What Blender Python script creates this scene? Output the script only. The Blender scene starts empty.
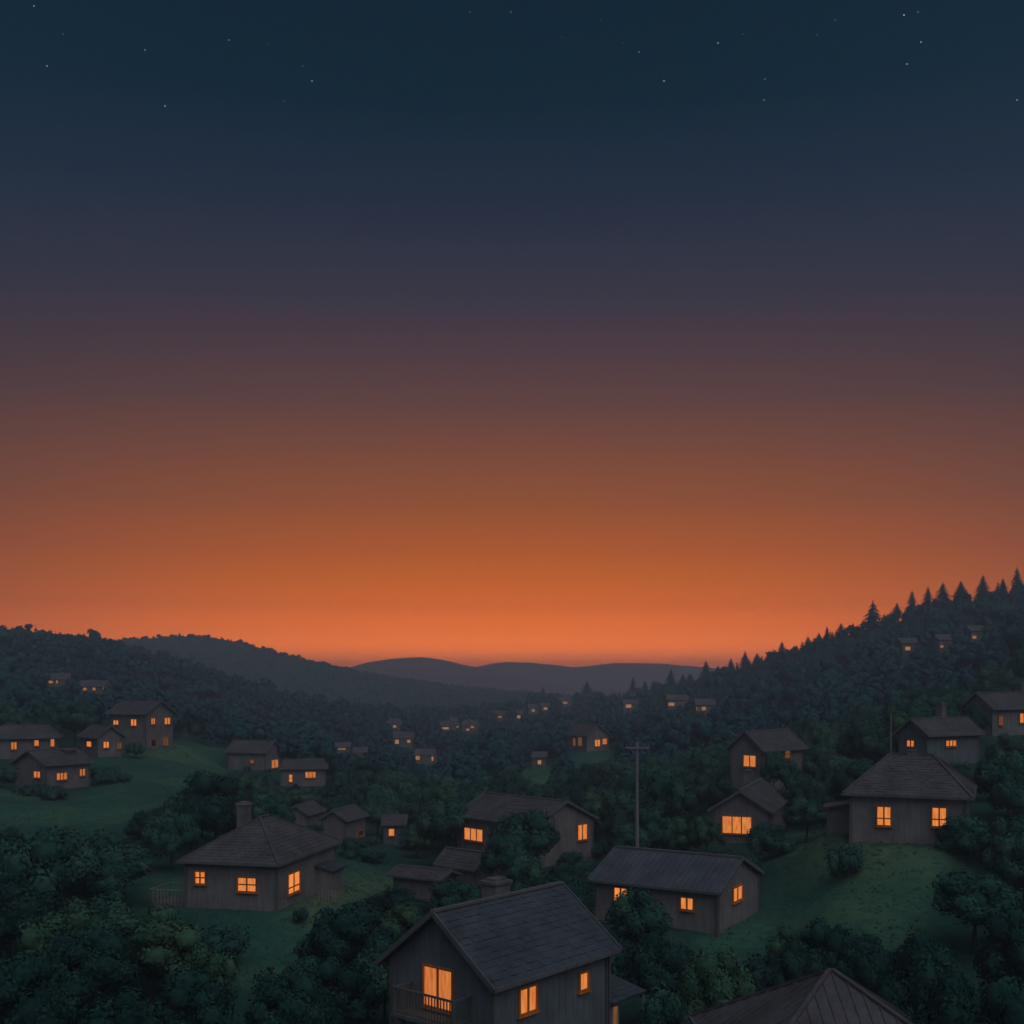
import bpy, math, random
import numpy as np
from math import radians, sin, cos, pi, sqrt
rnd = random.Random(7); rng = np.random.default_rng(7)
C = bpy.context.scene.collection
sc = bpy.context.scene
F, PX, PY = 1100.0, 512.0, 685.0          # focal length in pixels, principal column, horizon row

def proj(x, y, z): return PX + F*x/y, PY - F*z/y
def at(px, py, Y): return ((px-PX)*Y/F, Y, (PY-py)*Y/F)
def srgb(r, g, b):
    f = lambda c: (c/255/12.92) if c/255 <= .04045 else ((c/255+.055)/1.055)**2.4
    return (f(r), f(g), f(b), 1)

# ------------------------------------------------------------------ materials
def newmat(name):
    m = bpy.data.materials.new(name); m.use_nodes = True
    nt = m.node_tree; nt.nodes.clear()
    out = nt.nodes.new('ShaderNodeOutputMaterial')
    return m, nt, out
def N(nt, t, **kw):
    n = nt.nodes.new(t)
    for k, v in kw.items():
        if k in n.inputs: n.inputs[k].default_value = v
        else: setattr(n, k, v)
    return n
def L(nt, a, b): nt.links.new(a, b)
def mixc(nt, fac, a, b, mode='MIX'):
    n = nt.nodes.new('ShaderNodeMix'); n.data_type = 'RGBA'; n.blend_type = mode
    for sock, v in ((n.inputs[0], fac), (n.inputs[6], a), (n.inputs[7], b)):
        if isinstance(v, bpy.types.NodeSocket): nt.links.new(v, sock)
        else: sock.default_value = v
    return n.outputs[2]
def ramp(nt, fac, stops, interp='LINEAR'):
    n = nt.nodes.new('ShaderNodeValToRGB'); cr = n.color_ramp; cr.interpolation = interp
    while len(cr.elements) < len(stops): cr.elements.new(.5)
    for e, (p, c) in zip(cr.elements, stops): e.position = p; e.color = c
    if fac is not None: nt.links.new(fac, n.inputs[0])
    return n.outputs[0]
def objcoord(nt, scale=(1, 1, 1)):
    tc = nt.nodes.new('ShaderNodeTexCoord'); mp = nt.nodes.new('ShaderNodeMapping')
    mp.inputs['Scale'].default_value = scale
    L(nt, tc.outputs['Object'], mp.inputs['Vector']); return mp.outputs[0]

def mat_weathered(name, col, var=.35, rough=.85, streak=(6, 6, .5), bump=.2):
    """painted or weathered surface: large stains, fine streaks, slight bump"""
    m, nt, out = newmat(name)
    p = N(nt, 'ShaderNodeBsdfPrincipled', Roughness=rough)
    p.inputs['Specular IOR Level'].default_value = .15
    n1 = N(nt, 'ShaderNodeTexNoise', Scale=.7, Detail=5.0); L(nt, objcoord(nt), n1.inputs['Vector'])
    n2 = N(nt, 'ShaderNodeTexNoise', Scale=1.0, Detail=4.0); L(nt, objcoord(nt, streak), n2.inputs['Vector'])
    d = [c*(1-var) for c in col[:3]]+[1]; l = [min(1, c*(1+var)) for c in col[:3]]+[1]
    c1 = ramp(nt, n1.outputs[0], [(.3, d), (.7, l)])
    c2 = ramp(nt, n2.outputs[0], [(.3, (.8, .8, .8, 1)), (.65, (1.1, 1.1, 1.1, 1))])
    c = mixc(nt, 1.0, c1, c2, 'MULTIPLY')
    oi = nt.nodes.new('ShaderNodeObjectInfo')
    L(nt, c, p.inputs['Base Color'])
    b = N(nt, 'ShaderNodeBump', Strength=bump, Distance=.02); L(nt, n2.outputs[0], b.inputs['Height']); L(nt, b.outputs[0], p.inputs['Normal'])
    L(nt, p.outputs[0], out.inputs[0]); return m

def mat_leaf(name, dark, mid, light):
    m, nt, out = newmat(name)
    g = nt.nodes.new('ShaderNodeNewGeometry'); oi = nt.nodes.new('ShaderNodeObjectInfo')
    at_ = N(nt, 'ShaderNodeAttribute', attribute_name='clump')
    # leaf colour differs from leaf to leaf, clump to clump and tree to tree
    a1 = N(nt, 'ShaderNodeMath', operation='MULTIPLY'); L(nt, g.outputs['Random Per Island'], a1.inputs[0]); a1.inputs[1].default_value = .16
    a2 = N(nt, 'ShaderNodeMath', operation='MULTIPLY_ADD'); L(nt, at_.outputs['Fac'], a2.inputs[0]); a2.inputs[1].default_value = .5; L(nt, a1.outputs[0], a2.inputs[2])
    a3 = N(nt, 'ShaderNodeMath', operation='MULTIPLY_ADD'); L(nt, oi.outputs['Random'], a3.inputs[0]); a3.inputs[1].default_value = .3; L(nt, a2.outputs[0], a3.inputs[2])
    col = ramp(nt, a3.outputs[0], [(.1, dark), (.5, mid), (.9, light)])
    d = nt.nodes.new('ShaderNodeBsdfDiffuse'); L(nt, col, d.inputs[0])
    # a leaf seen from behind keeps the shading of its clump
    fl = N(nt, 'ShaderNodeMath', operation='MULTIPLY_ADD'); L(nt, g.outputs['Backfacing'], fl.inputs[0]); fl.inputs[1].default_value = -2; fl.inputs[2].default_value = 1
    vs = N(nt, 'ShaderNodeVectorMath', operation='SCALE'); L(nt, g.outputs['Normal'], vs.inputs[0]); L(nt, fl.outputs[0], vs.inputs['Scale']); L(nt, vs.outputs[0], d.inputs['Normal'])
    L(nt, d.outputs[0], out.inputs[0]); return m

def mat_pane(name, col, strength):
    m, nt, out = newmat(name)
    v = objcoord(nt, (7, 7, 1.2)); n = N(nt, 'ShaderNodeTexNoise', Scale=1.0, Detail=2.0); L(nt, v, n.inputs['Vector'])
    c = ramp(nt, n.outputs[0], [(.3, (col[0]*.80, col[1]*.62, col[2]*.5, 1)), (.55, col), (.75, (min(1, col[0]*1.12), col[1]*1.3, col[2]*1.7, 1))])
    e = N(nt, 'ShaderNodeEmission', Strength=strength); L(nt, c, e.inputs[0])
    oi = nt.nodes.new('ShaderNodeObjectInfo'); st = N(nt, 'ShaderNodeMapRange'); L(nt, oi.outputs['Random'], st.inputs[0]); st.inputs[3].default_value = strength*.72; st.inputs[4].default_value = strength*1.1; L(nt, st.outputs[0], e.inputs['Strength'])
    g = N(nt, 'ShaderNodeBsdfGlossy', Roughness=.08); g.inputs[0].default_value = (.04, .04, .04, 1)
    s = nt.nodes.new('ShaderNodeAddShader'); L(nt, e.outputs[0], s.inputs[0]); L(nt, g.outputs[0], s.inputs[1])
    L(nt, s.outputs[0], out.inputs[0]); return m
def mat_dark_glass():
    m, nt, out = newmat('dark_glass')
    p = N(nt, 'ShaderNodeBsdfPrincipled', Roughness=.12); p.inputs['Base Color'].default_value = (.03, .03, .035, 1)
    L(nt, p.outputs[0], out.inputs[0]); return m

M = {}
M['wall_grey'] = mat_weathered('grey_board_wall', (.15, .148, .165), var=.2)
M['wall_brown'] = mat_weathered('brown_board_wall', (.225, .175, .172), var=.22)
M['wall_rose'] = mat_weathered('rose_brown_wall', (.215, .158, .156), var=.22)
M['roof_slate'] = mat_weathered('slate_shingle', (.068, .070, .083), var=.22, streak=(3, 3, 3))
M['roof_brown'] = mat_weathered('brown_tile', (.100, .078, .086), var=.25, streak=(3, 3, 3))
M['roof_metal'] = mat_weathered('sheet_metal_roof', (.088, .080, .098), var=.25, rough=.75, streak=(8, .8, .8))
M['trim'] = mat_weathered('painted_trim', (.13, .115, .115), var=.15)
M['chimney'] = mat_weathered('rendered_chimney', (.16, .13, .13), streak=(5, 5, 5))
M['frame'] = mat_weathered('glow_tinted_frame_wood', (.55, .16, .035), var=.2)  # orange raised in the base colour to carry the glow of the panes
M['wood'] = mat_weathered('weathered_wood', (.13, .115, .11), var=.25)
M['rail_paint'] = mat_weathered('pale_rail_paint', (.26, .22, .21), var=.2)
M['wall_far'] = mat_weathered('far_house_wall', (.24, .165, .15))
M['roof_far'] = mat_weathered('far_house_roof', (.115, .085, .09), streak=(3, 3, 3))
M['pole'] = mat_weathered('grey_pole', (.22, .19, .20), var=.2)
M['bark'] = mat_weathered('bark', (.05, .04, .035), var=.3, streak=(8, 8, 1))
M['pane'] = mat_pane('lit_pane', (.88, .275, .062, 1), 1.0)
M['pane_warm'] = mat_pane('lit_pane_curtain', (.84, .25, .06, 1), .95)
M['pane_dim'] = mat_pane('dim_lit_pane', (.22, .085, .035, 1), .8)
M['pane_far'] = mat_pane('lit_pane_pale', (.85, .42, .19, 1), .5)
M['glass'] = mat_dark_glass()
M['leaf'] = mat_leaf('broad_leaves', (.020, .052, .044, 1), (.036, .092, .074, 1), (.070, .135, .085, 1))
M['leaf_light'] = mat_leaf('olive_leaves', (.034, .072, .048, 1), (.056, .112, .070, 1), (.085, .14, .075, 1))
M['leaf_dark'] = mat_leaf('dark_leaves', (.012, .034, .033, 1), (.020, .056, .050, 1), (.032, .075, .060, 1))
M['leaf_bush'] = mat_leaf('bush_leaves', (.020, .050, .050, 1), (.034, .085, .076, 1), (.055, .115, .08, 1))
M['needle'] = mat_leaf('conifer_needles', (.021, .060, .066, 1), (.027, .076, .082, 1), (.036, .094, .092, 1))
M['grass_blade'] = mat_leaf('grass_blades', (.040, .088, .072, 1), (.055, .108, .080, 1), (.080, .128, .080, 1))

def mat_ground():
    m, nt, out = newmat('grass_ground')
    a = N(nt, 'ShaderNodeAttribute', attribute_name='lawn')
    n1 = N(nt, 'ShaderNodeTexNoise', Scale=.06, Detail=8.0, Roughness=.65); L(nt, objcoord(nt), n1.inputs['Vector'])
    n2 = N(nt, 'ShaderNodeTexNoise', Scale=1.6, Detail=6.0, Roughness=.7); L(nt, objcoord(nt, (1, .5, 1)), n2.inputs['Vector'])
    lawn = ramp(nt, n1.outputs[0], [(.36, (.028, .084, .070, 1)), (.5, (.043, .108, .075, 1)), (.64, (.080, .142, .078, 1))])
    det = ramp(nt, n2.outputs[0], [(.3, (.75, .78, .8, 1)), (.7, (1.2, 1.18, 1.15, 1))])
    lawn = mixc(nt, 1.0, lawn, det, 'MULTIPLY')
    window_spill = N(nt, 'ShaderNodeAttribute', attribute_name='window_spill')
    lawn = mixc(nt, window_spill.outputs['Fac'], lawn, ramp(nt, n2.outputs[0], [(.3, (.085, .115, .065, 1)), (.7, (.135, .155, .08, 1))]))  # window light on the lawn, painted into the grass as yellow-green
    wood = ramp(nt, n2.outputs[0], [(.3, (.018, .045, .040, 1)), (.7, (.036, .08, .062, 1))])
    c = mixc(nt, a.outputs['Fac'], wood, lawn)
    d = nt.nodes.new('ShaderNodeBsdfDiffuse'); L(nt, c, d.inputs[0])
    b = N(nt, 'ShaderNodeBump', Strength=.6, Distance=.25); L(nt, n2.outputs[0], b.inputs['Height']); L(nt, b.outputs[0], d.inputs['Normal'])
    L(nt, d.outputs[0], out.inputs[0]); return m
M['ground'] = mat_ground()
def mat_mountain():
    m, nt, out = newmat('far_mountain')
    n1 = N(nt, 'ShaderNodeTexNoise', Scale=.006, Detail=8.0); L(nt, objcoord(nt), n1.inputs['Vector'])
    c = ramp(nt, n1.outputs[0], [(.3, (.17, .06, .07, 1)), (.7, (.23, .085, .09, 1))])
    d = nt.nodes.new('ShaderNodeBsdfDiffuse'); L(nt, c, d.inputs[0]); L(nt, d.outputs[0], out.inputs[0]); return m
M['mountain'] = mat_mountain()

# ------------------------------------------------------------------ mesh helpers
class MB:
    def __init__(s): s.v = []; s.f = []
    def face(s, *pts):
        k = len(s.v); s.v += [tuple(p) for p in pts]; s.f.append(tuple(range(k, k+len(pts))))
    def hexa(s, p):   # eight corners: bottom 0-3, top 4-7
        k = len(s.v); s.v += [tuple(q) for q in p]
        for f in ((0, 3, 2, 1), (4, 5, 6, 7), (0, 1, 5, 4), (1, 2, 6, 5), (2, 3, 7, 6), (3, 0, 4, 7)): s.f.append(tuple(k+i for i in f))
    def box(s, x0, x1, y0, y1, z0, z1):
        s.hexa([(x0, y0, z0), (x1, y0, z0), (x1, y1, z0), (x0, y1, z0), (x0, y0, z1), (x1, y0, z1), (x1, y1, z1), (x0, y1, z1)])
    def bar(s, a, b, w, h):   # box beam from a to b, w wide sideways, h tall
        a = np.array(a, float); b = np.array(b, float); d = b-a; d /= np.linalg.norm(d)
        up = np.array((0, 0, 1.)) if abs(d[2]) < .95 else np.array((0, 1., 0))
        sd = np.cross(d, up); sd /= np.linalg.norm(sd); up = np.cross(sd, d)
        c = lambda p, i, j: p+sd*w/2*i+up*h/2*j
        s.hexa([c(a, -1, -1), c(a, 1, -1), c(b, 1, -1), c(b, -1, -1), c(a, -1, 1), c(a, 1, 1), c(b, 1, 1), c(b, -1, 1)])
    def tube(s, a, b, r0, r1, n=8):
        a = np.array(a, float); b = np.array(b, float); d = b-a; d /= np.linalg.norm(d)
        u = np.cross(d, (0, 0, 1.) if abs(d[2]) < .9 else (0, 1., 0)); u /= np.linalg.norm(u); w = np.cross(d, u)
        k = len(s.v)
        for p, r in ((a, r0), (b, r1)):
            for i in range(n): s.v.append(tuple(p+(u*cos(2*pi*i/n)+w*sin(2*pi*i/n))*r))
        for i in range(n): j = (i+1) % n; s.f.append((k+i, k+j, k+n+j, k+n+i))
        s.f.append(tuple(k+i for i in range(n))[::-1]); s.f.append(tuple(k+n+i for i in range(n)))
    def build(s, name, mat, parent=None):
        me = bpy.data.meshes.new(name); me.from_pydata(s.v, [], s.f); me.materials.append(mat)
        me.update(); o = bpy.data.objects.new(name, me); C.objects.link(o)
        if parent: o.parent = parent
        return o
def build_each(b, name, mat, parent):
    for k in range(0, len(b.v), 8):
        c = MB(); c.hexa(b.v[k:k+8]); c.build(name, mat, parent)
def tag(o, label=None, cat=None, group=None, kind=None):
    for k, v in (('label', label), ('category', cat), ('group', group), ('kind', kind)):
        if v: o[k] = v
    return o
def empty(name, loc, rz=0):
    o = bpy.data.objects.new(name, None); C.objects.link(o); o.location = loc; o.rotation_euler = (0, 0, rz); o.empty_display_size = .5
    return o
def copy_tree(o, parent=None):
    c = o.copy(); C.objects.link(c)
    if parent: c.parent = parent
    for ch in o.children: copy_tree(ch, c)
    return c
def np_mesh(name, verts, quads, mat, normals=None, attr=None, smooth=True):
    me = bpy.data.meshes.new(name); nv = len(verts); nf = len(quads); k = quads.shape[1]
    me.vertices.add(nv); me.vertices.foreach_set('co', verts.astype(np.float32).ravel())
    me.loops.add(nf*k); me.loops.foreach_set('vertex_index', quads.astype(np.int32).ravel())
    me.polygons.add(nf); me.polygons.foreach_set('loop_start', np.arange(0, nf*k, k, dtype=np.int32))
    me.polygons.foreach_set('use_smooth', np.full(nf, smooth))
    me.update(calc_edges=True)
    if attr:
        for nm, a in attr.items():
            at_ = me.attributes.new(nm, 'FLOAT', 'POINT'); at_.data.foreach_set('value', a.astype(np.float32))
    if normals is not None: me.normals_split_custom_set_from_vertices(normals.astype(np.float32))
    me.materials.append(mat); return me

# ------------------------------------------------------------------ houses (fitted: centre x, eave z, turn, half length, half width, rise, wall height, gable overhang, eave overhang, hip ridge half)
HS = {
'H1': (50, -0.48, -12.29, 0.8673, 4.47, 3.42, 2.66, 5.50, 0.51, 0.42, 0),
'H2': (40, 11.60, -13.30, 0.0300, 4.30, 4.30, 2.90, 3.20, 0.45, 0.45, .05),
'H3': (80, -17.98, -12.04, 1.3494, 5.73, 3.70, 2.47, 3.24, 0.44, 0.35, 0.80),
'H4': (76, 11.44, -13.22, -0.5457, 4.70, 4.32, 1.66, 2.67, 0.29, 0.38, 0),
'H5': (80, 29.07, -7.59, -0.4143, 4.22, 4.99, 2.53, 3.36, 0.48, 0.45, 1.44),
'H6': (108, 1.22, -12.92, -0.8102, 5.79, 4.29, 1.94, 4.00, 0.38, 0.36, 0),
'H6b': (102, -4.24, -16.72, -0.7107, 2.60, 1.63, 1.38, 2.00, 0.45, 0.45, 0),
'H6c': (95, -7.53, -16.37, -0.5145, 2.77, 1.66, 0.57, 2.30, 0.45, 0.45, 0),
'H7': (108, 23.49, -11.68, 1.2089, 7.0, 2.94, 1.90, 3.00, 0.44, 0.42, 0),
'H8': (127.2, 29.50, -7.38, 0.7658, 4.60, 2.52, 2.15, 5.00, 0.45, 0.45, 0),
'H9': (110, 42.73, -4.88, 0.5461, 4.37, 2.03, 1.58, 3.00, 0.45, 0.45, 0),
'H10': (125, 56.07, -2.62, 0.4976, 4.97, 2.18, 1.77, 3.00, 0.45, 0.45, 0),
'H11': (170, -57.24, -4.37, -0.4224, 3.94, 3.38, 1.90, 5.17, 0.42, 0.48, 0),
'H12': (160, -59.67, -7.55, -0.8370, 3.40, 2.27, 1.74, 2.80, 0.45, 0.45, 0),
'H13': (150, -66.38, -7.08, 0.30, 4.6, 3.20, 1.63, 2.80, 0.45, 0.45, 2.85),
'H14': (135, -56.40, -9.54, 1.0351, 3.49, 3.37, 1.63, 3.00, 0.45, 0.45, 0),
'H15': (190, -44.52, -11.49, -0.3027, 4.04, 2.97, 1.91, 3.00, 0.45, 0.45, 0),
'H16': (175, -33.16, -13.05, 0.1660, 3.84, 3.34, 1.29, 2.80, 0.45, 0.45, 3.02),
'H17': (140, -26.42, -16.21, 1.3672, 2.95, 1.74, 1.14, 2.60, 0.35, 0.35, 0),
'H18': (130, -19.86, -15.66, 1.2616, 3.02, 1.81, 1.14, 2.60, 0.35, 0.35, 0),
'H19': (135, -14.36, -16.86, 0.0472, 1.5, 2.4, 0.9, 2.60, 0.3, 0.35, 0),
'H20': (240, 16.63, -10.97, -1.05, 4.10, 3.30, 2.44, 3.20, 0.45, 0.45, 0),
}
# ------------------------------------------------------------------ terrain heights
CT = [(h[0], PX+F*h[1]/h[0], h[2]-h[7]) for h in HS.values()]
def cp(Y, px, py): CT.append((Y, px, (PY-py)*Y/F))
for px in (-300, -100, 100, 300, 500, 700, 900, 1100, 1300):
    CT.append((42, px, -17.3 if 200 < px < 900 else -16.8)); CT.append((52, px, -17.6))
for a in [(60,-150,975),(60,60,980),(60,300,1005),(62,700,985),(60,900,955),(60,1024,930),(60,1250,900),(75,-200,900),(75,60,905),(70,380,945),(72,840,885),(72,1000,880),(75,700,940),
          (100,50,850),(100,150,830),(105,-200,820),(115,230,815),(150,180,775),(200,170,742),(150,250,800),(100,350,875),(120,430,852),(150,400,830),(150,560,820),(120,640,845),(110,850,800),
          (100,940,800),(100,1024,790),(130,1150,715),(160,1024,705),(150,870,765),(180,900,735),(200,800,745),(200,1024,670),(200,1250,600),(180,650,790),(200,500,795),(200,350,782),(230,560,775),
          (250,0,712),(250,-250,705),(250,100,718),(250,300,760),(280,450,770),(280,700,735),(300,600,745),(300,560,760),
          (300,55,692),(290,95,699),(330,0,668),(330,200,722),(330,-250,655),
          (450,-300,640),(450,0,640),(450,60,646),(450,100,651),(450,160,664),(450,200,677),(450,250,692),(450,300,708),(450,360,722),(450,440,732),(470,540,722),
          (300,350,770),(350,400,750),(320,425,768),(400,480,745),(400,620,722),
          (300,1024,630),(300,900,662),(300,820,690),(300,740,716),(360,1300,540),(360,1120,575),(360,1024,592),(370,950,607),(370,872,628),(390,820,646),(430,757,668),(480,705,684),(520,670,692),(560,620,699),(620,560,705),(700,500,712),(650,440,716),
          (520,1024,640),(560,900,672),(600,800,692),(650,0,690),(650,100,700),(650,200,716),(650,300,716),(650,380,716),
          (900,-300,650),(900,60,646),(900,120,641),(900,160,637),(900,200,635),(900,240,642),(900,280,653),(900,320,663),(900,350,670),(900,400,679),(900,450,686),(900,510,692),(900,580,697),(900,700,700),(900,1000,700),
          (1200,-300,700),(1200,200,696),(1200,500,700),(1200,900,700)]: cp(*a)
CT = np.array(CT)
def uvc(Y, px): return np.stack([px/330.0, 1.6*np.log(Y)], -1)
P0 = uvc(CT[:, 0], CT[:, 1]); n = len(P0)
D0 = np.sqrt(((P0[:, None]-P0[None])**2).sum(-1)+.0025)
W0 = np.linalg.solve(np.block([[D0+.02*np.eye(n)*-1, np.ones((n, 1))], [np.ones((1, n)), np.zeros((1, 1))]]), np.append(CT[:, 2], 0))
_r = np.random.default_rng(3)
WAV = [(_r.uniform(.04, .5), _r.uniform(0, 6.3), _r.uniform(0, 6.3)) for _ in range(14)]
def height(x, y):
    x = np.atleast_1d(np.asarray(x, float)); y = np.atleast_1d(np.asarray(y, float))
    Y = np.clip(y, 40, 1200); px = np.clip(PX+F*x/np.maximum(y, 40), -300, 1324)
    Q = uvc(Y, px); z = np.empty(len(Q))
    for i in range(0, len(Q), 4000):
        q = Q[i:i+4000]
        z[i:i+4000] = np.sqrt(((q[:, None]-P0[None])**2).sum(-1)+.0025)@W0[:-1]+W0[-1]
    t = np.clip((y-1150)/500, 0, 1); t = t*t*(3-2*t); z = z*(1-t)-28*t
    t = np.clip((40-y)/38, 0, 1); t = t*t*(3-2*t); z = z*(1-t)-8.0*t
    t = np.clip((-y-150)/400, 0, 1); z = z-14*t
    w = sum(np.sin(k*(x*cos(a)+y*sin(a))+p)*.055/k**.5 for k, a, p in WAV)
    z = z+w
    for h in HS.values():     # level the plot round every house
        d = np.hypot(x-h[1], y-h[0]); R = max(h[4], h[5])
        t = np.clip((R+5-d)/5, 0, 1); t = t*t*(3-2*t); z = z*(1-t)+(h[2]-h[7])*t
    return z
def hz(x, y): return float(height(x, y)[0])
LAWNS = [
 [(95,755),(130,748),(178,742),(232,752),(222,772),(196,785),(232,800),(275,800),(262,815),(150,806),(112,838),(60,850),(-80,850),(-80,772),(10,792),(70,800),(118,785)],
 [(150,880),(185,880),(345,868),(352,860),(402,872),(398,892),(345,910),(322,935),(300,975),(240,990),(222,925),(150,905)],
 [(795,838),(830,825),(970,838),(985,850),(935,900),(900,965),(848,930),(800,925),(770,965),(690,962),(700,935),(765,905)],
 [(572,754),(616,748),(606,768),(588,782),(572,766)], [(512,770),(560,762),(556,786),(522,792)], [(400,880),(440,888),(432,905),(402,905)]]
def in_poly(px, py, poly):
    px = np.atleast_1d(px); py = np.atleast_1d(py); c = np.zeros(len(px), bool)
    for (x0, y0), (x1, y1) in zip(poly, poly[1:]+poly[:1]):
        with np.errstate(divide='ignore', invalid='ignore'):
            c ^= ((y0 > py) != (y1 > py)) & (px < (x1-x0)*(py-y0)/(y1-y0+1e-9)+x0)
    return c
def lawn_at(px, py):
    r = np.zeros(len(np.atleast_1d(px)), bool)
    for p in LAWNS: r |= in_poly(px, py, p)
    return r
ys = np.concatenate([-np.geomspace(900, 10, 24), np.linspace(-6, 36, 14), np.geomspace(39, 2500, 330)])
ss = np.linspace(-1.5, 1.5, 420); ss = np.sign(ss)*np.abs(ss)**1.25/1.5**.25
X = ss[None]*(np.abs(ys)+60)[:, None]; Yg = np.repeat(ys[:, None], len(ss), 1)
Z = height(X.ravel(), Yg.ravel())
V = np.stack([X.ravel(), Yg.ravel(), Z], 1)
ii, jj = np.meshgrid(np.arange(len(ys)-1), np.arange(len(ss)-1), indexing='ij'); a = (ii*len(ss)+jj).ravel()
SPILL_AREAS = [[(285,912),(318,888),(345,880),(400,876),(398,890),(345,908),(300,925)], [(800,836),(832,826),(845,842),(960,848),(950,866),(850,866),(800,856),(780,852)], [(145,752),(178,748),(205,756),(190,764),(150,762)]]  # lawn areas beside houses that get the painted window light
Yc = np.maximum(V[:, 1], 1); dr = sum(in_poly(PX+F*V[:, 0]/Yc, PY-F*V[:, 2]/Yc, p) for p in SPILL_AREAS).astype(float)*(V[:, 1] > 45); dr = dr.reshape(len(ys), len(ss))
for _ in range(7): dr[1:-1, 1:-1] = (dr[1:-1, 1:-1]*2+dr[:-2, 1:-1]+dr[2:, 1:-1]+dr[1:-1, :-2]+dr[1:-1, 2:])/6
lw = lawn_at(PX+F*V[:, 0]/Yc, PY-F*V[:, 2]/Yc) & (V[:, 1] > 45)
lw = lw.reshape(len(ys), len(ss)).astype(float)
for _ in range(2): lw[1:-1, 1:-1] = (lw[1:-1, 1:-1]*2+lw[:-2, 1:-1]+lw[2:, 1:-1]+lw[1:-1, :-2]+lw[1:-1, 2:])/6
me = np_mesh('ground', V, np.stack([a, a+1, a+1+len(ss), a+len(ss)], 1), M['ground'], attr={'lawn': lw.ravel(), 'window_spill': dr.ravel()})
tag(C.objects.link(bpy.data.objects.new('ground', me)) or bpy.data.objects['ground'], 'rolling grassy valley floor and hillsides under the village', None, None, 'structure')

# far mountains, three overlapping bare ranges
def mountains(name, Y0, prof, depth, seed, label):
    r = np.random.default_rng(seed); px = np.arange(-700, 1760, 6.0)
    top = np.interp(px, [p[0] for p in prof], [p[1] for p in prof])
    k = np.hanning(13); k /= k.sum(); top = np.convolve(np.pad(top, 6, 'edge'), k, 'valid')
    top += sum(np.sin(px*f+p)*a_ for f, p, a_ in [(.11, 1, .35), (.23, 2, .2), (.05, r.uniform(0, 6), .5)])
    zt = (PY-top)*Y0/F; T = np.linspace(-1, 1, 41); vs = []
    for t in T:
        y = Y0+depth*t; g = (cos(t*pi)+1)/2
        for p, z in zip(px, zt):
            x = (p-PX)*Y0/F*(1+.12*t)
            vs.append((x, y, -45+(z+45)*g + (18*sin(x*.011+t*5)+9*sin(x*.03-t*9))*(1-g)*g*1.6))
    n = len(px); i, j = np.meshgrid(np.arange(len(T)-1), np.arange(n-1), indexing='ij'); a = (i*n+j).ravel()
    me = np_mesh(name, np.array(vs), np.stack([a, a+1, a+1+n, a+n], 1), M['mountain'])
    o = bpy.data.objects.new(name, me); C.objects.link(o); tag(o, label, None, None, 'structure')
mountains('mountain_range', 1560, [(-700, 700), (250, 690), (330, 672), (356, 664), (385, 660), (410, 656.5), (440, 659), (470, 665), (500, 673), (560, 686), (700, 694), (1700, 700)], 300, 1, 'rounded far mountain left of the valley gap')
mountains('mountain_range', 2000, [(-700, 700), (380, 690), (440, 676), (480, 666), (498, 661.5), (515, 660), (540, 664), (575, 668.5), (600, 665), (622, 661), (660, 664), (700, 667), (760, 673), (850, 685), (1700, 700)], 320, 2, 'low double-humped far mountains on the horizon')

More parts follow.
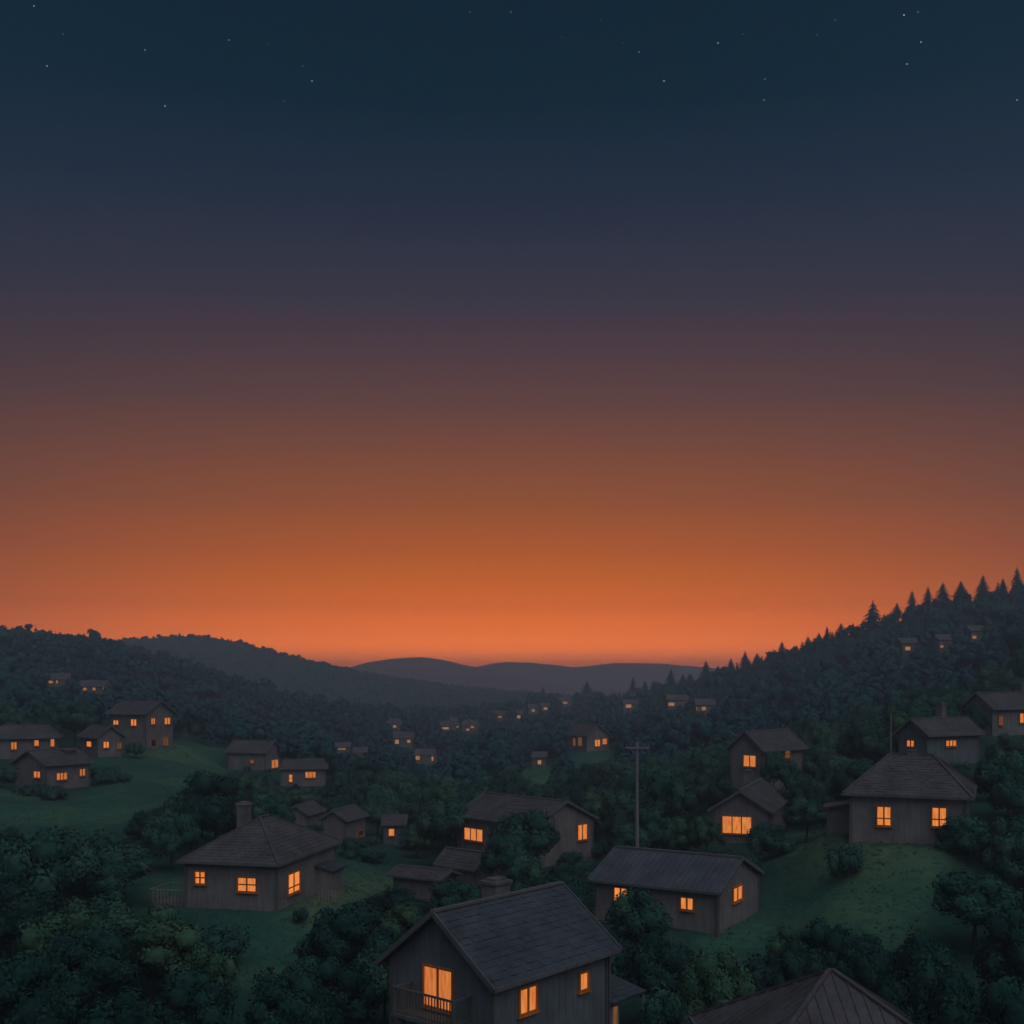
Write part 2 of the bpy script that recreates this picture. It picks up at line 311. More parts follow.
# ------------------------------------------------------------------ house builder
class House:
    def __init__(s, key, name, label, cat, wall, roof, roofstyle='course', group=None, battens=True, build=True, eavez=None):
        h = HS[key]
        (s.Y, s.cx, s.zE, s.th, s.hL, s.hW, s.rise, s.hw, s.ou, s.ov, s.hr) = h
        s.far = key.startswith('far'); s.key = key; s.hip = s.hr > 0; s.base = s.zE-s.hw
        s.root = empty(name, (s.cx, s.Y, s.base), s.th); tag(s.root, label, cat, group)
        s.wallm = wall; s.roofm = roof
        if s.hip: s.walls_hip(battens)
        else: s.walls_gable(battens)
        s.roof(roofstyle)
    # local frame: x along ridge, y across, z up from base
    def ray(s, px, py):
        d = np.array(((px-PX)/F, 1.0, (PY-py)/F)); o = np.array((-s.cx, -s.Y, -s.base))
        c, n = cos(-s.th), sin(-s.th); R = np.array(((c, -n, 0), (n, c, 0), (0, 0, 1)))
        return R@o, R@d
    def hit(s, px, py, axis, val):
        o, d = s.ray(px, py); t = (val-o[axis])/d[axis]; return o+d*t
    def battens_on(s, b, x0, x1, y0, y1, ztop):
        L_ = sqrt((x1-x0)**2+(y1-y0)**2); n = max(2, int(L_/.42))
        for i in range(1, n):
            t = i/n; x = x0+(x1-x0)*t; y = y0+(y1-y0)*t; z = ztop(x, y)
            b.box(x-.02, x+.02, y-.012, y+.012, -.3, z-.02) if abs(x1-x0) > abs(y1-y0) else b.box(x-.012, x+.012, y-.02, y+.02, -.3, z-.02)
    def walls_gable(s, bat):
        a, w = s.hL-s.ou, s.hW-s.ov; e = s.hw+s.rise*s.ov/s.hW-.06; r = s.hw+s.rise-.06
        b = MB(); z0 = -1.6
        for su in (-1, 1):
            b.face((su*a, -w, z0), (su*a, w, z0), (su*a, w, e), (su*a, 0, r), (su*a, -w, e))
        for sv in (-1, 1): b.face((-a, sv*w, z0), (a, sv*w, z0), (a, sv*w, e), (-a, sv*w, e))
        if bat:
            zt = lambda x, y: e+(r-e)*(1-abs(y)/w)
            for su in (-1, 1): s.battens_on(b, su*a, su*a, -w, w, zt)
            s.battens_on(b, -a, a, -w, -w, lambda x, y: e)
        s.wall = b.build('wall', s.wallm, s.root)
        b = MB()
        for su in (-1, 1):
            for sv in (-1, 1): b.box(su*a-.09, su*a+.09, sv*w-.09, sv*w+.09, -1.4, e-.03)
        if not s.far: build_each(b, 'corner_board', M['trim'], s.root)
        s.a, s.w = a, w
    def walls_hip(s, bat):
        a, w = s.hL-s.ou, s.hW-s.ov; e = s.hw+min(s.rise*s.ov/s.hW, s.rise*s.ou/max(.5, s.hL-s.hr))-.05
        b = MB(); b.face((-a, -w, -1.6), (a, -w, -1.6), (a, -w, e), (-a, -w, e)); b.face((-a, w, -1.6), (a, w, -1.6), (a, w, e), (-a, w, e))
        b.face((-a, -w, -1.6), (-a, w, -1.6), (-a, w, e), (-a, -w, e)); b.face((a, -w, -1.6), (a, w, -1.6), (a, w, e), (a, -w, e))
        if bat:
            s.battens_on(b, -a, a, -w, -w, lambda x, y: e)
            for su in (-1, 1): s.battens_on(b, su*a, su*a, -w, w, lambda x, y: e)
        s.wall = b.build('wall', s.wallm, s.root)
        b = MB()
        for su in (-1, 1):
            for sv in (-1, 1): b.box(su*a-.09, su*a+.09, sv*w-.09, sv*w+.09, -1.4, e-.03)
        if not s.far: build_each(b, 'corner_board', M['trim'], s.root)
        s.a, s.w = a, w
    def slope(s, b, A, B, Cc, D, style, th=.10):
        """one roof plane: eave A-B, ridge D-C (may be one point); lapped courses or standing seams"""
        A, B, Cc, D = [np.array(p, float) for p in (A, B, Cc, D)]
        nrm = np.cross(B-A, D-A if np.linalg.norm(D-A) > .1 else Cc-A); nrm /= np.linalg.norm(nrm)
        if nrm[2] < 0: nrm = -nrm
        dn = nrm*th
        k = len(b.v); b.v += [tuple(p) for p in (A-dn, B-dn, Cc-dn, D-dn, A, B, Cc, D)]
        for f in ((0, 1, 2, 3), (4, 5, 6, 7), (0, 1, 5, 4), (1, 2, 6, 5), (3, 0, 4, 7)): b.f.append(tuple(k+i for i in f))
        Ls = np.linalg.norm((D+Cc)/2-(A+B)/2)
        if style == 'course':
            n = max(4, int(Ls/.33))
            for i in range(n):
                t0, t1 = i/n, (i+1)/n
                p0, p1 = A+(D-A)*t0, B+(Cc-B)*t0; q0, q1 = A+(D-A)*t1, B+(Cc-B)*t1
                u, l = nrm*.006, nrm*.026
                b.face(p0+l, p1+l, q1+u, q0+u); b.face(p0+u, p1+u, p1+l, p0+l)
                # vertical laps between shingles: broken, staggered
                W = np.linalg.norm(p1-p0); m = int(W/.55)
                for j in range(m):
                    if rnd.random() < .35: continue
                    f0 = (j+(.5 if i % 2 else 0)+rnd.uniform(-.2, .2))/max(m, 1)
                    if not 0.02 < f0 < .96: continue
                    f1 = f0+.42/W*rnd.uniform(.5, 1.1); 
                    if f1 > .99: continue
                    e_ = nrm*rnd.uniform(.04, .055)
                    a0, a1 = p0+(p1-p0)*f0, p0+(p1-p0)*f1; c0, c1 = q0+(q1-q0)*f0, q0+(q1-q0)*f1
                    b.face(a0+e_, a1+e_, c1+nrm*.02, c0+nrm*.02); b.face(a0+l, a1+l, a1+e_, a0+e_)
        elif style == 'seam':
            W = np.linalg.norm(B-A); ev = (B-A)/W; n = int(W/.42); up = (D-A)-ev*np.dot(D-A, ev)
            dl, dr = np.dot(D-A, ev), np.dot(B-Cc, ev)
            for i in range(n+1):
                t = i/n; xx = W*t; f = min(1, (xx/dl if dl > .05 else 1), ((W-xx)/dr if dr > .05 else 1))
                if f < .06: continue
                p = A+(B-A)*t; q = p+up*f
                b.bar(p+nrm*.02, q+nrm*.02, .045, .045)
    def roof(s, style):
        z0, r = s.hw, s.hw+s.rise; L_, W, h = s.hL, s.hW, (s.hr if s.hip else s.hL)
        b = MB()
        for sv in (-1, 1):
            s.slope(b, (-L_, sv*W, z0), (L_, sv*W, z0), (h, 0, r), (-h, 0, r), style)
        if s.hip:
            for su in (-1, 1): s.slope(b, (su*L_, -W, z0), (su*L_, W, z0), (su*h, 0, r), (su*h, 0, r), style)
        s.roofo = b.build('roof', s.roofm, s.root)
        t = MB()
        if not s.hip or h > .3: t.bar((-h, 0, r+.05), (h, 0, r+.05), .26, .11)
        if s.hip:
            for su in (-1, 1):
                for sv in (-1, 1): t.bar((su*L_, sv*W, z0+.05), (su*h, 0, r+.06), .17, .09)
        if not s.far: build_each(t, 'ridge_cap', M['trim'] if not s.hip else s.roofm, s.roofo)
        t = MB()
        for sv in (-1, 1): t.bar((-L_, sv*(W+.04), z0-.06), (L_, sv*(W+.04), z0-.06), .09, .17)
        if s.hip:
            for su in (-1, 1): t.bar((su*(L_+.04), -W-.08, z0-.06), (su*(L_+.04), W+.08, z0-.06), .09, .17)
        else:
            for su in (-1, 1):
                for sv in (-1, 1): t.bar((su*(L_+.03), sv*(W+.05), z0-.04), (su*(L_+.03), 0, r-.02), .07, .22)
        if not s.far: build_each(t, 'fascia', M['trim'], s.root)
    def window(s, side, x0, y0, x1, y1, cols=2, rows=1, pane='pane', name='window', zmin=None, rowsplit=None, dims=None):
        """a framed window on a wall; its place on the wall is read off the sight lines"""
        ax, val = {'F': (1, -s.w), 'L': (0, -s.a), 'R': (0, s.a)}[side]
        yc = (y0+y1)/2
        pa, pb = s.hit(x0, yc, ax, val), s.hit(x1, yc, ax, val)
        pm = s.hit((x0+x1)/2, y0, ax, val)[2], s.hit((x0+x1)/2, y1, ax, val)[2]
        ot = 1-ax; u0, u1 = sorted((pa[ot], pb[ot])); z1, z0 = pm
        z0 = max(z0, .12); z1 = min(z1, s.hw-.12+(s.rise*.6 if side != 'F' and not s.hip else 0)); z0 = min(z0, z1-.5)
        sgn = -1 if side in 'FL' else 1
        lim = s.a if side == 'F' else s.w
        u0 = max(u0, -lim+.15); u1 = min(u1, lim-.15)
        def bx(b, ua, ub, za, zb, d0, d1):
            v0, v1 = sorted((val+sgn*d0, val+sgn*d1))
            if ax == 1: b.box(ua, ub, v0, v1, za, zb)
            else: b.box(v0, v1, ua, ub, za, zb)
        fw = .10; g_ = min(.07, (u1-u0)*.07); u0 += g_; u1 -= g_; z0 += g_; z1 -= g_
        b = MB()
        bx(b, u0-fw, u0, z0-fw, z1+fw, .0, .11); bx(b, u1, u1+fw, z0-fw, z1+fw, .0, .11)
        bx(b, u0, u1, z1, z1+fw, .0, .11); bx(b, u0, u1, z0-fw, z0, .0, .11)
        bx(b, u0-fw-.05, u1+fw+.05, z0-fw-.06, z0-fw, .0, .17)
        mw = .05
        for i in range(1, cols): u = u0+(u1-u0)*i/cols; bx(b, u-mw, u+mw, z0, z1, .04, .095)
        for j in range(1, rows):
            z = z0+(z1-z0)*(j/rows if rowsplit is None else rowsplit); bx(b, u0, u1, z-mw*.8, z+mw*.8, .04, .09)
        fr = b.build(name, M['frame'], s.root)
        b = MB(); bx(b, u0, u1, z0, z1, .031, .036); b.build('pane', M[pane] if pane in M else pane, fr)
        return fr
    def chimney(s, px, py_top, Yoff_v, w=.9, d=.7, cap=True, drop=2.2, mat=None):
        """stack standing on the roof; v = offset across the ridge"""
        p = s.hit(px, py_top, 1, Yoff_v); b = MB()
        x, z = p[0], p[2]
        b.box(x-w/2, x+w/2, Yoff_v-d/2, Yoff_v+d/2, z-drop, z-.14)
        b.box(x-w/2-.08, x+w/2+.08, Yoff_v-d/2-.08, Yoff_v+d/2+.08, z-.14, z)
        b.box(x-w/2+.12, x+w/2-.12, Yoff_v-d/2+.12, Yoff_v+d/2-.12, z, z+.12)
        return b.build('chimney', mat or M['chimney'], s.roofo)

WG, WB, WR = M['wall_grey'], M['wall_brown'], M['wall_rose']; RS, RB, RM = M['roof_slate'], M['roof_brown'], M['roof_metal']
# nearest gabled house with balcony
h = House('H1', 'gabled_house', 'nearest grey gabled house with slate roof, chimney and railed balcony', 'house', WG, RS)
h.window('L', 424, 967, 454, 1009, cols=2, name='balcony_door', pane='pane_warm')
h.window('F', 518, 986, 536, 1013, cols=2); h.window('F', 578.5, 972, 587, 990, cols=1)
h.chimney(496, 880, .9, 1.05, .85)
b = MB(); xo = -h.a-1.15
p0 = h.hit(394, 985, 0, xo); p1 = h.hit(453, 1004, 0, xo); v0, v1 = sorted((p0[1], p1[1])); zr = (p0[2]+p1[2])/2; zf = zr-1.08
b.box(xo-.08, -h.a+.02, v0-.08, v1+.08, zf-.16, zf)
bal = b.build('balcony', M['wood'], h.root)
b = MB()
b.bar((xo, v0-.03, zr), (xo, v1+.03, zr), .09, .08); b.bar((xo, v0, zf+.1), (xo, v1, zf+.1), .05, .05)
for v in (v0, v1): b.bar((xo, v, zr), (-h.a, v, zr), .08, .08); b.bar((xo, v, zf+.1), (-h.a, v, zf+.1), .05, .05); b.box(xo-.06, xo+.06, v-.06, v+.06, zf-.15, zr+.06)
n = 20
for i in range(n+1): v = v0+(v1-v0)*i/n; b.box(xo-.018, xo+.018, v-.022, v+.022, zf, zr)
for v in (v0, v1):
    for i in range(1, 8): x = xo+(-h.a-xo)*i/8; b.box(x-.022, x+.022, v-.018, v+.018, zf, zr)
b.build('railing', M['wood'], bal)
b = MB()
for v in (v0+.1, v1-.1): b.bar((xo+.15, v, zf-.2), (-h.a+.03, v, zf-1.2), .1, .1)
build_each(b, 'bracket', M['wood'], bal)
b = MB(); b.tube((h.a+.05, -h.w-.16, -1.2), (h.a+.05, -h.w-.16, h.hw-.1), .05, .05); b.build('downpipe', M['trim'], h.root)
# side porch
b = MB(); ph = h.hit(607, 1006, 1, -h.hW)[2]; x0, x1 = h.a+.02, h.a+2.75
v = -h.hW
h.slope(b, (x0, v, ph), (x1, v, ph), (x1, v+2.4, ph+.55), (x0, v+2.4, ph+.55), 'course')
po = b.build('porch', RS, h.root)
b = MB()
for (x, y, t) in ((x1-.12, v+.12, ph-.02), (x1-.12, v+2.2, ph+.42)): b.box(x-.05, x+.05, y-.05, y+.05, -1.4, t-.06)
b.bar((x0+.9, v+.12, .95), (x1-.12, v+.12, .95), .05, .06); b.bar((x1-.12, v+.12, .95), (x1-.12, v+2.2, .95), .05, .06)
build_each(b, 'porch_post', M['rail_paint'], po)
b = MB(); b.box(x0, x0+.95, v+.35, v+2.2, -1.3, ph+.0); b.build('porch_wall', WB, po)
b = MB(); b.box(x0+.42, x0+.78, v+.325, v+.342, .1, ph-.35); b.build('lit_wall_patch', M['pane_dim'], po)  # glowing panel standing in for the lit patch of porch wall

# hip roof at the bottom edge
h = House('H2', 'hip_roof_house', 'house under a slate hip roof rising from the bottom edge, lower right', 'house', WG, M['roof_brown'], roofstyle='seam')

# left hip house
h = House('H3', 'hip_roof_house', 'left grey-brown hip-roofed house on the lawn with deck and side lean-to', 'house', M['wall_brown'], RB)
h.window('L', 195, 871, 206, 884, cols=2, rows=2); h.window('L', 237.5, 877, 257, 892, cols=2, rows=2); h.window('F', 287, 872, 299, 893, cols=2, rows=2, rowsplit=.3)
h.chimney(244, 803, 2.0, .85, .75, drop=2.6)
pa = h.hit(318, 880, 1, -h.w); u0 = pa[0]-.5; b = MB(); u1 = u0+2.3; v = -h.w-1.3
b.hexa([(u0, v, -1.4), (u1, v, -1.4), (u1, -h.w+.02, -1.4), (u0, -h.w+.02, -1.4), (u0, v, 1.72), (u1, v, 1.72), (u1, -h.w+.02, 2.0), (u0, -h.w+.02, 2.0)])
an = b.build('lean_to', WR, h.root)
b = MB(); h.slope(b, (u0-.2, v-.25, 1.72), (u1+.2, v-.25, 1.72), (u1+.2, -h.w+.05, 2.1), (u0-.2, -h.w+.05, 2.1), 'course'); b.build('lean_to_roof', RS, an)
b = MB(); ya, yb = h.w, h.w+2.7; xa, xb = -h.a, -h.a+2.6; zf = .15
b.box(xa, xb, ya, yb, -.9, zf); dk = b.build('deck', M['wood'], h.root)
b = MB()
for p, q in (((xa, ya), (xa, yb)), ((xa, yb), (xb, yb)), ((xb, yb), (xb, ya))):
    b.bar((*p, zf+1.0), (*q, zf+1.0), .07, .06)
    for i in range(11): x = p[0]+(q[0]-p[0])*i/10; y = p[1]+(q[1]-p[1])*i/10; b.box(x-.02, x+.02, y-.02, y+.02, zf, zf+1.0)
b.build('railing', M['rail_paint'], dk)

# long sheet-metal roofed house
h = House('H4', 'long_house', 'long low house with ribbed metal roof below the utility pole', 'house', WB, RM, roofstyle='seam')
h.window('F', 614, 887, 628, 902, cols=2); h.window('F', 680.5, 897, 694, 910, cols=2); h.window('R', 732, 886, 741.5, 901, cols=2)
b = MB(); b.tube((h.a+.0, -h.w-.16, -1.2), (h.a+.0, -h.w-.16, h.hw-.05), .045, .045); b.build('downpipe', M['trim'], h.root)

# right hip house and shed
h = House('H5', 'hip_roof_house', 'right hip-roofed house with two large four-pane windows above the sloping lawn', 'house', WB, RB)
h.window('F', 876.5, 806, 891.5, 826, cols=2, rows=2, rowsplit=.37); h.window('F', 931.5, 807, 947, 827, cols=2, rows=2, rowsplit=.37)
b = MB(); b.box(-.3, .3, -.25, .25, h.hw+h.rise-.1, h.hw+h.rise+.3); b.box(-.36, .36, -.3, .3, h.hw+h.rise+.3, h.hw+h.rise+.36); b.build('roof_vent', M['chimney'], h.roofo)
sx, sy, sz = at(839, 836, 82); sz = hz(sx, sy)
sh = empty('garden_shed', (sx, sy, sz), -.25); tag(sh, 'small lean-to wooden shed left of the right hip-roofed house', 'shed')
b = MB(); b.hexa([(-.85, -1, -.6), (.95, -1, -.6), (.95, 1, -.6), (-.85, 1, -.6), (-.85, -1, 1.9), (.95, -1, 2.2), (.95, 1, 2.2), (-.85, 1, 1.9)])
for i in range(8): x = -.8+i*.24; b.box(x-.02, x+.02, -1.03, -.99, -.5, 1.85)
b.build('wall', WR, sh)
b = MB(); b.hexa([(-1.1, -1.3, 1.86), (1.0, -1.3, 2.21), (1.0, 1.2, 2.21), (-1.1, 1.2, 1.86), (-1.1, -1.3, 1.96), (1.0, -1.3, 2.31), (1.0, 1.2, 2.31), (-1.1, 1.2, 1.96)]); b.build('roof', RB, sh)

# centre house
h = House('H6', 'gabled_house', 'centre brown house with shallow tiled gable roof behind a big round tree', 'house', WR, RB)
h.window('F', 464.5, 828, 483.5, 841, cols=3); h.window('R', 577, 824, 587, 840, cols=2)
h = House('H6b', 'garden_shed', 'small red-brown roofed shed tucked below the centre brown house', 'shed', WR, RB)
h = House('H6c', 'garden_shed', 'long low windowless outbuilding left of and below the centre brown house', 'shed', WR, RB)
h = House('H7', 'gabled_house', 'small gabled house with wide three-pane lit window among trees right of the pole', 'house', WR, RB)
h.window('L', 722, 816, 752, 834, cols=3); h.chimney(748, 770, .8, .8, .7, drop=3.0)
h = House('H8', 'gabled_house', 'tall gabled house standing just behind the small three-pane-window house', 'house', WB, RB)
h.window('L', 743.5, 755, 756.5, 767, cols=2); h.window('F', 784, 744, 790, 758, cols=1, rows=2, pane='pane_dim')
h = House('H9', 'gabled_house', 'gabled house with chimney directly behind the right hip-roofed house', 'house', WG, RB)
h.window('L', 907, 740, 915, 747, cols=2, pane='pane_warm'); h.window('F', 945, 740, 956, 746.5, cols=3, pane='pane_warm'); h.chimney(941, 703, .3, .7, .7)
h = House('H10', 'gabled_house', 'gabled house cut by the right edge above the chimneyed house', 'house', WB, RB)
h.window('F', 998, 716, 1003, 725, cols=1, pane='pane_dim'); h.window('F', 1019, 713, 1028, 723, cols=2, pane='pane_warm'); h.chimney(1022, 684, .4, 1.3, .9)
# left hill cluster
h = House('H11', 'two_storey_house', 'tall two-storey gabled house at the top of the left meadow', 'house', WR, RB, battens=False)
for a in ((113.5, 720, 119, 725), (131, 719, 137, 726)): h.window('F', *a, cols=2)
for a in ((150.5, 718, 155, 724.5), (164, 717.5, 170, 724.5)): h.window('R', *a, cols=2)
h.window('R', 162.5, 737, 168, 745.5, cols=2, pane='pane_dim'); h.window('R', 150.5, 739, 156, 747, cols=1, pane='glass', name='door')
h = House('H12', 'gabled_house', 'little gabled cottage against the left side of the two-storey house', 'house', WR, RB, battens=False)
h.window('F', 87, 741, 92, 747, cols=1); h.window('R', 103, 741.5, 109, 748, cols=2); h.window('R', 117, 742.5, 122.5, 748.5, cols=2, pane='pane_dim')
h = House('H13', 'hip_roof_house', 'low brown house touching the left edge with three lit windows', 'house', WR, RB, battens=False)
for a in ((11, 742, 17, 749.5), (34, 740, 39, 746), (50.5, 739, 54.5, 746.5)): h.window('F', *a, cols=2 if a[0] < 30 else 1, pane='pane_warm')
h = House('H14', 'gabled_house', 'gabled house with bushes under its gable, lowest of the left cluster', 'house', WR, RB, battens=False)
h.window('L', 34, 771, 41, 778, cols=2, pane='pane_warm'); h.window('F', 56, 772.5, 67, 780, cols=3, pane='pane_warm'); h.window('F', 79, 768.5, 85, 776, cols=2, pane='pane_warm')
b = MB(); zz = h.hw+h.rise; b.box(.9, 2.3, -1.5, -.3, zz-1.0, zz-.12); b.face((.8, -1.65, zz-.14), (2.4, -1.65, zz-.14), (2.4, 0, zz+.06), (.8, 0, zz+.06)); b.build('dormer', RB, h.roofo)
h = House('H15', 'gabled_house', 'dim gabled house with lit end gable right of the left meadow', 'house', WB, RB, battens=False)
h.window('R', 271, 759.5, 278, 768, cols=2, pane='pane_warm'); h.window('F', 250, 759.5, 254.5, 763.5, cols=1, pane='pane_dim')
h = House('H16', 'hip_roof_house', 'low hip-roofed house just right of and below the dim gabled one', 'house', WR, RB, battens=False)
h.window('F', 305, 771.5, 316, 778, cols=3, pane='pane_warm'); h.window('F', 289, 774.5, 292.5, 782, cols=1, rows=2, pane='pane_warm')
h = House('H17', 'small_barn', 'unlit barn with pale roof edge, left one of two behind the left hip-roofed house', 'barn', WR, RB, battens=False)
h = House('H18', 'small_barn', 'unlit barn, right one of two behind the left hip-roofed house', 'barn', WR, RB, battens=False)
h.window('F', 358, 830, 363, 836, cols=1, pane='glass')
h = House('H19', 'small_hut', 'tiny hut with one bright window between the barns and the centre brown house', 'hut', WG, RB, battens=False)
h.window('F', 388.5, 828.5, 394.5, 836, cols=1)
h = House('H20', 'gabled_house', 'lone gabled house on a clearing in mid valley, left of the pole top', 'house', WB, RB, battens=False)
h.window('L', 573.5, 737, 577, 745, cols=1, pane='pane_dim') if False else None
h.window('R', 594.5, 739.5, 600, 746.5, cols=2, pane='pane_warm'); h.window('R', 602, 738.5, 607, 744.5, cols=1, pane='pane_warm')
h.window('F', 578, 737, 582.5, 746, cols=1, pane='pane_dim'); h.window('F', 573, 738, 576, 746, cols=1, pane='pane_dim')

# far houses: Y, px centre, py base, half length, half width, wall, rise, turn, windows [(side, px0,py0,px1,py1)], label
FAR = [
 (300, 55, 690, 5.2, 3, 2.9, 1.8, .1, [('F', 48.5, 680.5, 53, 683.5), ('F', 56, 680, 58, 683.5)], 'faint hillside house above the left edge cluster, left one of the pair'),
 (290, 95, 698, 5.2, 3, 3.0, 1.8, -.25, [('F', 83, 687.5, 87, 690.5), ('F', 92.5, 687, 96, 690.5), ('R', 101, 686, 103.5, 690)], 'faint hillside house above the two-storey house, right one of the pair'),
 (350, 403, 747, 4.6, 3.2, 3.0, 2.0, -.2, [('F', 395, 739.5, 399, 744), ('F', 407, 739.5, 411, 743)], 'hazy valley house, upper left of the three round the valley centre'),
 (320, 426, 764, 3.8, 3, 2.8, 1.8, -.1, [('F', 415.5, 755.5, 420, 760), ('F', 431.5, 756.5, 437, 761)], 'hazy valley house with two round-looking lights, lower right of three'),
 (300, 343, 756, 3.0, 2.6, 2.6, 1.5, 0, [('F', 338, 747, 346, 750)], 'hazy valley house with one wide low light left of centre'),
 (310, 361, 761, 2.6, 2.4, 2.6, 1.5, 0, [], 'unlit hazy cabin beside the house with one wide light'),
 (310, 540, 767, 2.2, 2.0, 2.3, 1.3, -.2, [('F', 537.5, 760, 541.5, 764.5)], 'tiny valley house below the lone clearing house'),
 (520, 395, 730, 3.0, 3, 2.6, 2.0, 0, [('F', 393, 725, 398, 728)], 'distant tiny house with one light left of the valley middle'),
 (560, 446, 732, 4.0, 3, 2.6, 2.0, 0, [('F', 441.5, 727, 449, 729.5)], 'distant tiny house, left of three in the middle row'),
 (600, 455, 728, 3.0, 3, 2.6, 2.0, 0, [('F', 452.5, 721.5, 456.5, 723.5), ('F', 456.5, 726, 458.3, 728.3)], 'distant tiny house, middle of three in the row'),
 (580, 471, 732, 4.0, 3, 2.8, 2.2, 0, [('F', 470.5, 725.5, 474, 728.3), ('F', 466, 728.5, 469.5, 730.8)], 'distant tiny house, right of three in the row'),
 (560, 499, 722, 4.5, 3, 3.0, 2.2, 0, [('F', 498, 715.5, 502, 718)], 'distant house with dark roof and one bright light near valley centre'),
 (560, 518, 720, 3.0, 3, 2.8, 2.0, 0, [('F', 517, 715, 520.5, 718.5)], 'distant tiny house with the brightest light of the valley centre'),
 (560, 533, 714, 3.0, 3, 2.8, 2.0, 0, [('F', 531.5, 709, 535, 712)], 'distant tiny house highest of the valley centre lights'),
 (540, 545, 712, 3.0, 3, 2.6, 2.0, 0, [('F', 543.5, 706.5, 547.5, 710)], 'distant dim tiny house right of the valley centre lights'),
 (480, 564, 706, 3.6, 3, 2.8, 2.0, 0, [('F', 562.5, 701.5, 567.5, 704)], 'distant tiny house high on the slope above the clearing house'),
 (380, 630, 711, 3.6, 3, 2.8, 1.8, 0, [('F', 625.5, 703, 631.5, 708)], 'small orange-lit house on the slope above the pole top'),
 (360, 676, 709, 4.4, 3, 3.0, 1.8, .1, [('F', 667.5, 702.5, 674.5, 706)], 'hillside house with dim wide light, left of two below the conifers'),
 (350, 704, 716, 3.7, 3, 3.2, 1.8, .1, [('F', 701.5, 706.5, 706, 710.5), ('F', 694, 707, 696, 710)], 'hillside house with bright light, right of two below the conifers'),
 (330, 908, 653, 3.3, 3, 2.6, 1.6, 0, [('F', 905, 646.5, 910.5, 650.5)], 'small house high on the dark right hill, left of three'),
 (330, 944, 650, 3.0, 3, 2.6, 1.6, 0, [('F', 939.5, 645, 943.5, 648)], 'small house high on the dark right hill, middle of three'),
 (330, 975, 641, 2.8, 3, 2.6, 1.6, 0, [('F', 970.5, 635.5, 976.5, 639)], 'small house high on the dark right hill, right and topmost of three'),
]
PROT = []   # screen boxes of houses used to leave clearings in front of them: x0,y0,x1,y1,Y
for (Y, px, py, hl, hw_, wh, rs, tn, wins, lab) in FAR:
    YY = np.arange(Y*.72, Y*1.35, 1.5); e_ = (PY-F*height((px-PX)*YY/F, YY)/YY)-py
    cr = [k for k in range(len(YY)-1) if e_[k]*e_[k+1] <= 0]
    Y = float(YY[min(cr, key=lambda k: abs(YY[k]-Y))]) if cr else float(YY[np.argmin(np.abs(e_))])
    x = (px-PX)*Y/F; z = (PY-py)*Y/F; tn += rnd.uniform(-.5, .35) if Y > 420 else 0; hl *= .85
    key = 'far%d_%d' % (Y, px); HS[key] = (Y, x, z+wh, tn, hl, hw_, rs, wh, .3, .35, 0)
    gz = hz(x, Y)
    HS[key] = (Y, x, z+wh, tn, hl, hw_, rs, wh, .3, .35, 0)
    hh = House(key, 'village_house', lab, 'house', M['wall_far'], M['roof_far'], roofstyle='plain', group='lit houses far down the valley and hills', battens=False)
    for w_ in wins: hh.window(*w_, cols=1, pane='pane_far')
    # stone plinth down to the slope
    b = MB(); dz = min(0, gz-z)-1.0; b.box(-hh.a-.1, hh.a+.1, -hh.w-.1, hh.w+.1, dz-1, .25); b.build('plinth', M['chimney'], hh.root)
    f = F/Y; wb = max([w_[4] for w_ in wins], default=py-2.2*f); PROT.append((min([w_[1] for w_ in wins], default=px-1), py-(wh+rs*.3)*f, max([w_[3] for w_ in wins], default=px+1), wb+.2, Y))

# utility pole, mast, picket fence
def pole_z(px, py, Y): x, y, z = at(px, py, Y); return x, y, z, hz(x, y)
x, y, zt, zg = pole_z(637, 742, 86)
r = empty('utility_pole', (x, y, zg)); tag(r, 'tall wooden utility pole with crossarm behind the metal-roofed long house', 'pole')
H_ = zt-zg; b = MB(); b.tube((0, 0, -.5), (0, 0, H_), .17, .11, 10); b.build('shaft', M['pole'], r)
b = MB(); b.bar((-.95, -.14, H_-.45), (.95, -.14, H_-.45), .11, .13); b.bar((-.5, -.14, H_-.5), (0, -.1, H_-1.1), .04, .05); b.bar((.5, -.14, H_-.5), (0, -.1, H_-1.1), .04, .05); ca = b.build('crossarm', M['pole'], r)
for i, xx in enumerate((-.85, -.55, .4, .62, .85)):
    b = MB(); b.tube((xx, -.14, H_-.39), (xx, -.14, H_-.2), .035, .06); b.tube((xx, -.14, H_-.2), (xx, -.14, H_-.12), .06, .03); b.build('insulator', M['chimney'], ca)
b = MB(); b.tube((.0, .2, H_-.1), (.0, .2, H_-.9), .22, .22, 10) if False else b.box(-.16, .16, .1, .42, H_-.8, H_-.1); b.build('transformer', M['pole'], r)
x, y, zt, zg = pole_z(891, 714, 106)
r = empty('thin_mast', (x, y, zg)); tag(r, 'thin bare pole left of the chimneyed house behind the right hip roof', 'pole')
b = MB(); b.tube((0, 0, -.5), (0, 0, zt-zg), .08, .05, 8); b.build('shaft', M['pole'], r)
b = MB(); b.tube((0, 0, zt-zg), (0, 0, zt-zg+.12), .07, .02, 8); b.build('cap', M['chimney'], r)
x, y, _z = at(329, 893, 77.5)
r = empty('picket_fence', (x, y, hz(x, y)), -.35); tag(r, 'short pale broken picket fence at the lean-to of the left house', 'fence')
b = MB(); b.bar((-.8, .03, .45), (.8, .03, .45), .03, .07); b.build('rail', M['rail_paint'], r)
